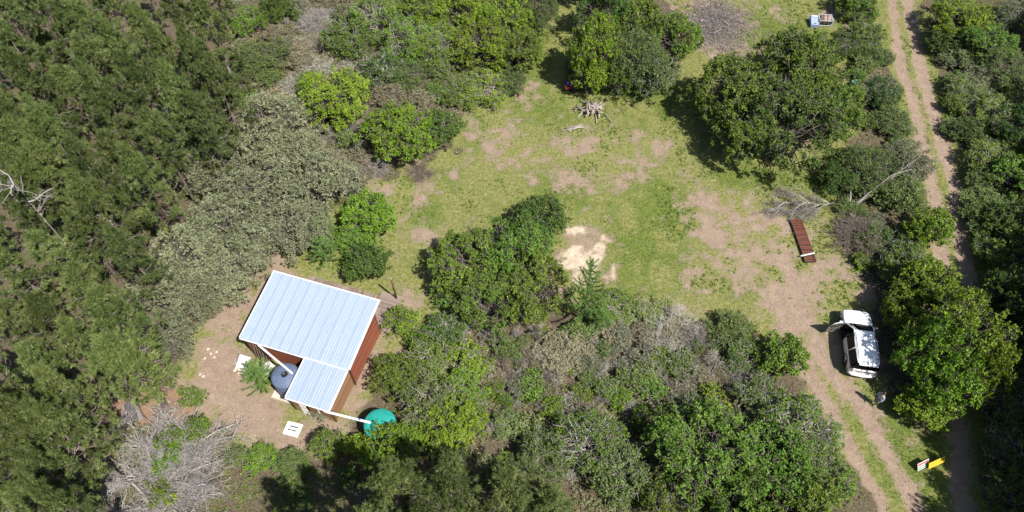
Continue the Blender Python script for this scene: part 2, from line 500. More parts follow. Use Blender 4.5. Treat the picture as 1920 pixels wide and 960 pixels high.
c = mixc(sharpen(attr('dirt'), nG.outputs['Fac'], 1.5, .65, 1.75), turf, soilc)
lit = ramp(nd, [(0.3, (0.17, 0.105, 0.068)), (0.7, (0.33, 0.215, 0.145))]); lk.new(nB.outputs['Fac'], lit.inputs[0])
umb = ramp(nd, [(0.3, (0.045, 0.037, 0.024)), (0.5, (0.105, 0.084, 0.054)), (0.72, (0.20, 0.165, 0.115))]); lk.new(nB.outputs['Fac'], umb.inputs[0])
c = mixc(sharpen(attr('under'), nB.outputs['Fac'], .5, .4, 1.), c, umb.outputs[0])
c = mixc(sharpen(attr('litter'), nB.outputs['Fac'], .5, .35, 1.), c, lit.outputs[0])
snd = ramp(nd, [(0.25, (0.38, 0.29, 0.21)), (0.55, (0.53, 0.43, 0.32)), (0.8, (0.66, 0.58, 0.48))]); lk.new(nA.outputs['Fac'], snd.inputs[0])
c = mixc(sharpen(attr('sand'), nG.outputs['Fac'], .9, .5, 1.25), c, snd.outputs[0])
lk.new(c, p.inputs['Base Color'])
p.inputs['Roughness'].default_value = 0.95
p.inputs['Specular IOR Level'].default_value = 0.1
bp = nd.new('ShaderNodeBump'); bp.inputs['Strength'].default_value = 0.8; bp.inputs['Distance'].default_value = 0.06
lk.new(nB.outputs['Fac'], bp.inputs['Height']); lk.new(bp.outputs[0], p.inputs['Normal'])
GROUND = m
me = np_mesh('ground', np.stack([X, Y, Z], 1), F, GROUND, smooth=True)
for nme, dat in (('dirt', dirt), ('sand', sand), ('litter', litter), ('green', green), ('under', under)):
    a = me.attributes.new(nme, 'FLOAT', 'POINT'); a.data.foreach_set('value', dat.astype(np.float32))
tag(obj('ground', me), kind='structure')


# ------------------------------------------------------------------ foliage generators (numpy)
def unit(v): return v / np.maximum(np.linalg.norm(v, axis=-1, keepdims=True), 1e-9)


def leaf_quads(rng, C, N, k, l, w, spread=.8, lift=.4, sv=None):
    """k diamond-shaped leaves fanning out of each sprig C with outward direction N."""
    n = len(C)
    Cr = np.repeat(C, k, 0); Nr = np.repeat(N, k, 0)
    d = unit(Nr * lift + rng.normal(size=(n * k, 3)) * spread)
    pn = unit(Nr * .8 + np.array([.15, -.15, 1.0]) * .8 + rng.normal(size=(n * k, 3)) * .45)
    s = unit(np.cross(d, pn))
    up = np.cross(s, d)
    L = (l * rng.uniform(.65, 1.25, (n * k, 1))); W = w * rng.uniform(.7, 1.25, (n * k, 1))
    b = Cr + d * L * .12
    V = np.stack([b, b + d * L * .5 + s * W * .5 + up * W * .18, b + d * L - up * W * .1, b + d * L * .5 - s * W * .5 + up * W * .18], 1).reshape(-1, 3)
    F = np.arange(n * k * 4).reshape(-1, 4)
    v0 = rng.random(n) if sv is None else sv
    var = np.clip(np.repeat(v0, k) * .65 + rng.random(n * k) * .35, 0, 1)
    return V, F, np.repeat(var, 4)


def needle_tris(rng, C, D, k, l, w, spread, sv=None):
    n = len(C)
    Cr = np.repeat(C, k, 0); Dr = np.repeat(D, k, 0)
    d = unit(Dr + rng.normal(size=(n * k, 3)) * spread)
    s = unit(np.cross(d, rng.normal(size=(n * k, 3))))
    L = l * rng.uniform(.6, 1.2, (n * k, 1))
    b = Cr + rng.normal(size=(n * k, 3)) * l * .12
    V = np.stack([b - s * w * .5, b + s * w * .5, b + d * L], 1).reshape(-1, 3)
    F = np.arange(n * k * 3).reshape(-1, 3)
    v0 = rng.random(n) if sv is None else sv
    var = np.clip(np.repeat(v0, k) * .7 + rng.random(n * k) * .3, 0, 1)
    return V, F, np.repeat(var, 3)


def tubes(rng, P, R, sides=4):
    """P (M,S,3) polylines, R (M,S) radii -> one mesh worth of tapered tubes."""
    M_, S, _ = P.shape
    T = np.empty_like(P)
    T[:, 1:-1] = P[:, 2:] - P[:, :-2]; T[:, 0] = P[:, 1] - P[:, 0]; T[:, -1] = P[:, -1] - P[:, -2]
    T = unit(T)
    ref = unit(rng.normal(size=(M_, 1, 3)))
    A = unit(np.cross(T, np.broadcast_to(ref, T.shape))); B = np.cross(T, A)
    ang = 2 * np.pi * np.arange(sides) / sides
    V = P[:, :, None, :] + (A[:, :, None, :] * np.cos(ang)[:, None] + B[:, :, None, :] * np.sin(ang)[:, None]) * R[:, :, None, None]
    ids = np.arange(M_ * S * sides).reshape(M_, S, sides)
    nx = np.roll(ids, -1, 2)
    F = np.stack([ids[:, :-1], nx[:, :-1], nx[:, 1:], ids[:, 1:]], -1).reshape(-1, 4)
    var = np.repeat(rng.random(M_), S * sides)
    return V.reshape(-1, 3), F, var


def curve(rng, a, b, S, sag=.0, wob=.06):
    """M smooth-ish polylines from a (M,3) to b (M,3)."""
    t = np.linspace(0, 1, S)[None, :, None]
    P = a[:, None] * (1 - t) + b[:, None] * t
    L = np.linalg.norm(b - a, axis=1)[:, None, None]
    P = P + np.sin(np.pi * t) * np.array([0, 0, 1.]) * sag * L
    w = rng.normal(size=P.shape) * wob * L
    w[:, 0] = 0; w[:, -1] = 0
    return P + w


def join(parts):
    V = []; Fs = {}; var = []; o = 0
    for v, f, a in parts:
        V.append(v); var.append(a)
        Fs.setdefault(f.shape[1], []).append(f + o); o += len(v)
    return np.concatenate(V), [np.concatenate(x) for x in Fs.values()], np.concatenate(var)


def lobe_points(rng, R, hz, zc, nl, lr, dens, low=-.25):
    """Sprig places on the outer shells of many uneven lobes that make up a crown."""
    # a few big boughs give the crown its bumps, small lobes sit on their outer sides
    nb = max(5, int(nl * .20))
    d = unit(rng.normal(size=(nb * 4, 3)))
    d = d[d[:, 2] > low][:nb]; nb = len(d)
    Bc = d * (rng.uniform(.30, .80, nb) ** .7)[:, None] * np.array([R, R, hz]); Bc[:, 2] += zc
    Br = R * rng.uniform(.22, .42, nb)
    own_b = rng.integers(0, nb, nl)
    cc0 = np.array([0, 0, zc - hz * .3])
    dl = unit(rng.normal(size=(nl, 3)) + unit(Bc[own_b] - cc0) * .8 + np.array([0, 0, .15]))
    C = Bc[own_b] + dl * Br[own_b][:, None] * rng.uniform(.55, .95, (nl, 1)) * np.array([1, 1, .85])
    inner = np.zeros(nl, bool)
    for b_ in range(nb):
        inner |= (np.linalg.norm(C - Bc[b_], axis=1) < Br[b_] * .6) & (own_b != b_)
    C = C[~inner]; n = len(C)
    r = lr * R * rng.uniform(.55, 1.25, n)
    # small outlying sprays that break the outline
    n2 = n // 2
    d2 = unit(rng.normal(size=(n2 * 3, 3))); d2 = d2[d2[:, 2] > low + .1][:n2]
    C2 = d2 * rng.uniform(.95, 1.18, (len(d2), 1)) * np.array([R, R, hz]); C2[:, 2] += zc
    C = np.concatenate([C, C2]); r = np.concatenate([r, rng.uniform(.16, .30, len(d2))]); n = len(C)
    pts = []; nor = []; val = []
    cc = np.array([0, 0, zc - hz * .4])
    for i in range(n):
        m_ = max(6, int(dens * 4 * math.pi * r[i] ** 2 * .62))
        kc = max(2, m_ // 6)
        q = unit(rng.normal(size=(kc, 3)) + unit((C[i] - cc)[None])[0] * .55)
        rr = r[i] * (1.04 - .34 * rng.random(kc) ** 1.5)[:, None]
        pc_ = C[i] + q * rr * np.array([1, 1, .85])
        e = rng.normal(size=(kc, 6, 3))
        cs = rng.uniform(.07, .15, (kc, 1, 1))
        ps = (pc_[:, None] + e * cs).reshape(-1, 3)
        qn = unit(q[:, None] * .8 + e * .55).reshape(-1, 3)
        pts.append(ps); nor.append(qn)
        val.append(np.clip(np.repeat(rng.random(kc) * .55, 6) + rng.random(kc * 6) * .35 + rng.random() * .25 - .07, 0, 1))
    P = np.concatenate(pts); N = np.concatenate(nor); W = np.concatenate(val)
    own = np.repeat(np.arange(n), [len(a) for a in pts])
    keep = np.ones(len(P), bool)
    for i in range(n):
        dd = np.linalg.norm(P - C[i], axis=1)
        keep &= ~((dd < r[i] * .62) & (own != i))
    keep &= P[:, 2] > .12
    return P[keep], N[keep], W[keep], C, r


def limb_mesh(rng, C, base_h, r0, mat, sides=5, extra=None, n_stem=1, R=1., tw=0.):
    """Trunk (or several stems) with limbs that run to the lobes of the crown."""
    parts = []
    n = len(C)
    roots = np.zeros((n_stem, 3)); tops = np.zeros((n_stem, 3))
    for s in range(n_stem):
        a = 2 * math.pi * s / n_stem + rng.uniform(0, 1)
        o = 0 if n_stem == 1 else .12 * R
        roots[s] = (o * math.cos(a), o * math.sin(a), -.12)
        tops[s] = (roots[s, 0] * 2.2 + rng.normal() * .08 * base_h, roots[s, 1] * 2.2 + rng.normal() * .08 * base_h, base_h)
    P = curve(rng, roots, tops, 5, 0, .04)
    rt = r0 / math.sqrt(n_stem)
    parts.append(tubes(rng, P, np.tile(np.linspace(rt, rt * .62, 5), (n_stem, 1)), sides + 2))
    st = tops[rng.integers(0, n_stem, n)]
    P = curve(rng, st, C, 6, .10, .05)
    parts.append(tubes(rng, P, np.tile(np.linspace(rt * .5, rt * .12, 6), (n, 1)), sides))
    # secondary twigs
    k = 5
    Cr = np.repeat(C, k, 0)
    E_ = Cr + unit(rng.normal(size=Cr.shape) + np.array([0, 0, .35 + tw])) * (.16 * R + .15 + .35 * tw) * rng.uniform(.5, 1.2, (len(Cr), 1))
    P = curve(rng, Cr, E_, 3, .05, .08)
    parts.append(tubes(rng, P, np.tile(np.linspace(max(rt * .12, .012 * (tw > 0)), .008, 3), (len(Cr), 1)), 3))
    if extra is not None: parts.append(extra)
    V, Fl, var = join(parts)
    return np_mesh('trunk', V, Fl, mat, smooth=True, var=var)


PROTO = {}


def proto(key, R, crown, trunk, top):
    PROTO.setdefault(key, []).append((R, crown, trunk, top))


def make_broad(key, R, seed, leaf, wid, dens, k, nl, lr, flat=.8, stem=1, lift=.45, spread=.8, low=-.25, bare=0.):
    rng = np.random.default_rng(seed)
    hz = R * flat
    zc = hz * .55 + .32 * R * bare + .15
    P, N, W, C, r = lobe_points(rng, R * .80, hz * .8, zc, nl, lr, dens, low)
    V, F, var = leaf_quads(rng, P, N, k, leaf, wid, spread, lift, W)
    cr = np_mesh('crown', V, F, LEAF['mid'], var=var)
    tr = limb_mesh(rng, C, zc * .45, .045 * R + .03, DEAD if key == 'scrub' else BARK, R=R, n_stem=stem, tw=.3 if key == 'scrub' else (.08 if key == 'broad' else 0.))
    proto(key, R, cr, tr, float(V[:, 2].max()))


# broad-leaved: rosettes of glossy leaves
sd = 100
for R, nv, nl, lr, dn in ((.75, 3, 22, .32, 24), (1.3, 4, 48, .25, 21), (2.1, 4, 95, .19, 19), (3.2, 3, 190, .145, 18)):
    for i in range(nv):
        sd += 1
        make_broad('broad', R, sd, .15, .082, dn * 1.35, 8, nl, lr, flat=.82 + .1 * (i % 2), stem=1 + i % 3, bare=.6)
# untidy scrub: smaller leaves, open
for R, nv, nl, lr, dn in ((.7, 3, 24, .30, 26), (1.25, 4, 52, .23, 23), (2.0, 3, 100, .17, 21), (3.1, 2, 190, .13, 20)):
    for i in range(nv):
        sd += 1
        make_broad('scrub', R, sd, .135, .06, dn * 1.25, 8, nl, lr, flat=.8, stem=3, lift=.7, spread=.75, bare=.3)
# fine grey-green foliage
for R, nv, nl, lr, dn in ((.8, 2, 26, .28, 48), (1.6, 3, 75, .19, 42), (2.7, 3, 160, .14, 38)):
    for i in range(nv):
        sd += 1
        make_broad('fine', R, sd, .15, .046, dn, 8, nl, lr, flat=.85, stem=3, lift=.8, spread=.6, bare=.2)


def make_twig(key, R, seed, n0, k1, k2, hgt, r0, flat=1., mat=None, arch=.15):
    """Leafless shrub: stems that fork twice into fine twigs."""
    rng = np.random.default_rng(seed)
    a = np.zeros((n0, 3)); a[:, :2] = rng.normal(size=(n0, 2)) * .1 * R; a[:, 2] = -.04
    th = rng.uniform(0, 2 * np.pi, n0); q = np.sqrt(rng.uniform(.05, 1, n0)) * R * .8
    b = np.stack([np.cos(th) * q, np.sin(th) * q, hgt * rng.uniform(.35, 1., n0) * (1.15 - .6 * q / R)], 1)
    P0 = curve(rng, a, b, 6, arch, .05)
    parts = [tubes(rng, P0, np.tile(np.linspace(r0, r0 * .35, 6), (n0, 1)), 4)]

    def fork(P, k, ln, r, S):
        M_ = len(P)
        i = np.repeat(np.arange(M_), k)
        t = rng.uniform(.3, 1., M_ * k) * (P.shape[1] - 1)
        t0 = np.minimum(t.astype(int), P.shape[1] - 2); f = (t - t0)[:, None]
        st = P[i, t0] * (1 - f) + P[i, t0 + 1] * f
        dr = unit(P[i, t0 + 1] - P[i, t0])
        en = st + unit(dr * .9 + rng.normal(size=st.shape) * .55 + np.array([0, 0, .12])) * (ln * rng.uniform(.5, 1.2, (len(st), 1)))
        en[:, 2] = np.maximum(en[:, 2], .02)
        Q = curve(rng, st, en, S, .05, .07)
        return Q, tubes(rng, Q, np.tile(np.linspace(r, r * .4, S), (len(Q), 1)), 3)
    P1, t1 = fork(P0, k1, .42 * R, r0 * .42, 4); parts.append(t1)
    P2, t2 = fork(P1, k2, .26 * R, max(r0 * .24, .009), 3); parts.append(t2)
    V, F, var = join(parts)
    me = np_mesh('twigs', V, F, mat or DEAD, var=var)
    proto(key, R, me, None, float(V[:, 2].max()))


for i in range(3): make_twig('dead', 1.0, 300 + i, 16, 7, 5, 1.1, .022)
for i in range(2): make_twig('dead', 1.7, 310 + i, 24, 9, 6, 1.5, .03)
for i in range(2): make_twig('densedead', 1.6, 320 + i, 40, 14, 8, 1.5, .02)


def make_pine(key, Ht, Rb, seed, nbr, k_tuft, nk, zlow=.3, needle=.30, w=.042, deadfrac=.25, puff=.26):
    rng = np.random.default_rng(seed)
    lean = rng.normal(size=2) * .02 * Ht
    tz = np.linspace(0, 1, 8)
    trunk = np.stack([lean[0] * tz ** 2, lean[1] * tz ** 2, Ht * .97 * tz - .1], 1)[None]
    tp = [tubes(rng, trunk, np.linspace(.018 * Ht + .03, .02, 8)[None], 8)]
    z = zlow + (1 - zlow) * (np.sort(rng.random(nbr)) ** .85) * .98
    th = np.arange(nbr) * 2.399 + rng.normal(size=nbr) * .4
    prof = np.clip(1.15 * (1 - ((z - zlow) / (1 - zlow)) ** 1.7), .12, 1) * (.62 + .38 * np.clip((z - zlow) / .25, 0, 1))
    L = Rb * prof * rng.uniform(.62, 1.15, nbr)
    a = np.stack([lean[0] * z ** 2, lean[1] * z ** 2, Ht * .97 * z], 1)
    out = np.stack([np.cos(th), np.sin(th), np.zeros(nbr)], 1)
    rise = rng.uniform(-.05, .35, nbr) + .45 * (z - .5)
    b = a + out * L[:, None] + np.array([0, 0, 1.]) * (rise * L)[:, None]
    P = curve(rng, a, b, 6, -.10, .03)
    tp.append(tubes(rng, P, np.tile(np.linspace(.035, .01, 6), (nbr, 1)) * (L / Rb * .8 + .4)[:, None], 4))
    # side shoots
    k = 7
    i = np.repeat(np.arange(nbr), k)
    t = rng.uniform(.30, 1., nbr * k)
    tt = t * 5; t0 = np.minimum(tt.astype(int), 4); f = (tt - t0)[:, None]
    s = P[i, t0] * (1 - f) + P[i, t0 + 1] * f
    dr = unit(P[i, t0 + 1] - P[i, t0])
    sl = (.42 * L[i] * (1.15 - t * .6))[:, None] * rng.uniform(.5, 1.2, (nbr * k, 1))
    e = s + unit(dr * .8 + rng.normal(size=s.shape) * np.array([.8, .8, .3]) + np.array([0, 0, .22])) * sl
    Q = curve(rng, s, e, 4, -.04, .04)
    tp.append(tubes(rng, Q, np.tile(np.linspace(.016, .007, 4), (len(Q), 1)), 3))
    # puffs of needle tufts towards the branch ends, with air between them
    alive = rng.random(nbr) > deadfrac * (z < .62)
    cc = []; dd = []; vv_ = []
    for u in ((.62, 1.0) if k_tuft > 3 else (.3, .5, .7, .85, 1.0)):
        tt = u * 5; a0 = min(int(tt), 4); f = tt - a0
        ctr = P[:, a0] * (1 - f) + P[:, a0 + 1] * f
        lat = np.stack([-np.sin(th), np.cos(th), np.zeros(nbr)], 1)
        reps = 3 if u < 1 else 1
        for _ in range(reps):
            pc_ = ctr + lat * (rng.normal(size=nbr) * .27 * L * (1 if u < 1 else 0))[:, None] + np.array([0, 0, 1.]) * rng.normal(size=(nbr, 1)) * .08
            pc_ = pc_[alive]
            e = rng.normal(size=(len(pc_), nk // 3, 3))
            sc = (puff * rng.uniform(.6, 1.2, (len(pc_), 1, 1)))
            cc.append((pc_[:, None] + e * sc * np.array([1, 1, .6])).reshape(-1, 3))
            dd.append(unit(unit(e) * .8 + out[alive][:, None] * .35 + np.array([0, 0, .45])).reshape(-1, 3))
            vv_.append(np.clip(np.repeat(rng.random(len(pc_)) * .75, nk // 3) + rng.random(len(pc_) * (nk // 3)) * .3, 0, 1))
    Cc = np.concatenate(cc); Dd = np.concatenate(dd); vv_ = np.concatenate(vv_ + [[.8]])
    top = np.array([[lean[0], lean[1], Ht * .97]]); Cc = np.concatenate([Cc, top]); Dd = np.concatenate([Dd, [[0, 0, 1.]]])
    V, F, var = needle_tris(rng, Cc, Dd, 13, needle, w, .6, vv_)
    cr = np_mesh('crown', V, F, LEAF['pine'], var=var)
    V2, F2, var2 = join(tp)
    tr = np_mesh('trunk', V2, F2, DEADB if Ht > 5 else BARK, smooth=True, var=var2)
    proto(key, Rb, cr, tr, Ht)


for i in range(5): make_pine('pine', 11, 2.9, 400 + i, 46 + 4 * i, 4, 30, zlow=.3, needle=.30, w=.05, puff=.15)
for i in range(3): make_pine('youngpine', 3.2, 1.25, 420 + i, 26, 3, 12, zlow=.08, needle=.22, w=.03, deadfrac=0, puff=.09)


def make_sapling(key, Ht, Rb, seed, nwh):
    """Young pine with open whorls of upturned, needle-clad shoots."""
    rng = np.random.default_rng(seed)
    tp = [tubes(rng, np.array([[[0, 0, -.05], [0.02, 0, Ht * .5], [0, .02, Ht]]]), np.array([[.06, .04, .015]]), 6)]
    cc = []; dd = []; sv = []
    st = np.linspace(.25, Ht, int(Ht * 9))
    cc.append(np.stack([st * 0, st * 0, st], 1)); dd.append(np.tile([0, 0, 1.], (len(st), 1)))
    for j, z in enumerate(np.linspace(.12 * Ht, Ht * .93, nwh)):
        nb = 5 + (j % 2)
        L = Rb * (1 - (z / Ht)) ** .75 * rng.uniform(.8, 1.1) + .14
        for b in range(nb):
            th = 2 * math.pi * b / nb + j * .9 + rng.normal() * .15
            o = np.array([math.cos(th), math.sin(th), 0])
            l = L * rng.uniform(.75, 1.1)
            t = np.linspace(0, 1, 6)[:, None]
            P = np.array([0, 0, z]) + o * l * t + np.array([0, 0, 1.]) * l * (.18 * t + .42 * t ** 2.5)
            tp.append(tubes(rng, P[None], np.linspace(.018, .007, 6)[None], 3))
            m_ = max(4, int(l * 11)); u = np.linspace(.12, 1, m_) * 5
            a0 = np.minimum(u.astype(int), 4); f = (u - a0)[:, None]
            cc.append(P[a0] * (1 - f) + P[a0 + 1] * f); dd.append(unit(P[a0 + 1] - P[a0]))
    V, F, var = needle_tris(rng, np.concatenate(cc), np.concatenate(dd), 16, .19, .026, .55)
    cr = np_mesh('crown', V, F, LEAF['sapling'], var=var)
    V2, F2, var2 = join(tp)
    proto(key, Rb, cr, np_mesh('trunk', V2, F2, BARK_D, smooth=True, var=var2), Ht)


make_sapling('sapling', 5.6, 1.5, 450, 11)
make_sapling('sapling', 2.6, 1.1, 451, 7)

KIND = {  # look -> (mesh family, material of the crown, default height / radius, name, category)
    'bright': ('broad', 'bright', 1.25, 'leafy_tree', 'tree'), 'mid': ('broad', 'mid', 1.25, 'leafy_tree', 'tree'),
    'dark': ('broad', 'dark', 1.3, 'leafy_tree', 'tree'), 'olive': ('scrub', 'olive', 1.15, 'scrub_bush', 'bush'),
    'scrubmid': ('scrub', 'mid', 1.15, 'scrub_bush', 'bush'), 'scrubdark': ('scrub', 'dark', 1.2, 'scrub_bush', 'bush'), 'scrubbright': ('scrub', 'bright', 1.15, 'scrub_bush', 'bush'),
    'wattle': ('fine', 'wattle', 1.5, 'wattle_tree', 'tree'), 'greyscrub': ('fine', 'greyscrub', 1.1, 'grey_shrub', 'shrub'), 'straw': ('fine', 'straw', .9, 'dry_shrub', 'shrub'),
    'fineolive': ('fine', 'olive', 1.25, 'fine_leaved_bush', 'bush'), 'finedark': ('fine', 'dark', 1.3, 'fine_leaved_bush', 'bush'),
    'dead': ('dead', DEAD, 1.0, 'dead_shrub', 'dead shrub'), 'deadbrown': ('dead', DEADB, 1.0, 'dead_shrub', 'dead shrub'), 'deadpale': ('dead', DEADP, 1.0, 'dead_shrub', 'dead shrub'),
    'brush': ('densedead', DEADB, 1.0, 'dead_brush', 'dead shrub'), 'brushgrey': ('densedead', DEAD, 1.0, 'dead_brush', 'dead shrub'),
    'pine': ('pine', 'pine', 3.8, 'pine_tree', 'pine tree'), 'palepine': ('pine', 'palepine', 3.8, 'pine_tree', 'pine tree'),
    'youngpine': ('youngpine', 'sapling', 2.4, 'young_pine', 'pine tree'), 'sapling': ('sapling', 'sapling', 3.5, 'pine_sapling', 'pine tree'),
}
RNG = random.Random(77)
PLACED = []
ORD = ['', 'second', 'third', 'fourth', 'fifth', 'sixth', 'seventh', 'eighth', 'ninth', 'tenth', 'eleventh', 'twelfth', 'thirteenth', 'fourteenth', 'fifteenth', 'sixteenth', 'seventeenth', 'eighteenth', 'nineteenth', 'twentieth'] + ['twenty-' + q for q in ('first', 'second', 'third', 'fourth', 'fifth', 'sixth', 'seventh', 'eighth', 'ninth')]


def plant(px, py, rpx, look, label, h=None, group=None, var=None, world_xy=None, r=None, rz=None, name=None):
    fam, mt, hr, nm, cat = KIND[look]
    r_ = r if r else rpx * mpp(py, 1.5)
    hh = h if h else hr * r_ + (.25 if fam != 'pine' else 0)
    hc = hh * (.72 if fam == 'pine' else .5)
    if r is None:
        r_ = rpx * mpp(py, hc) * {'broad': 1.1, 'scrub': 1.0, 'fine': 1.0}.get(fam, 1.0)
    pos = Vector(world_xy) if world_xy else at(px, py, hc)
    ps = PROTO[fam]
    best = min(abs(math.log(q[0] / r_)) for q in ps)
    cand = [q for q in ps if abs(math.log(q[0] / r_)) <= best + .02]
    q = cand[var % len(cand)] if var is not None else RNG.choice(cand)
    R, crown, trunk, top = q
    root = thing(name or nm, label, cat, (pos.x, pos.y, 0), RNG.uniform(0, 6.28) if rz is None else rz, group)
    s = r_ / R
    root.scale = (s * RNG.uniform(.93, 1.07), s * RNG.uniform(.93, 1.07), hh / top)
    c = obj('crown' if trunk else 'twigs', crown, root)
    c.material_slots[0].link = 'OBJECT'
    c.material_slots[0].material = LEAF[mt] if isinstance(mt, str) else mt
    if trunk: obj('trunk', trunk, root)
    PLACED.append((pos.x, pos.y, r_))
    return root

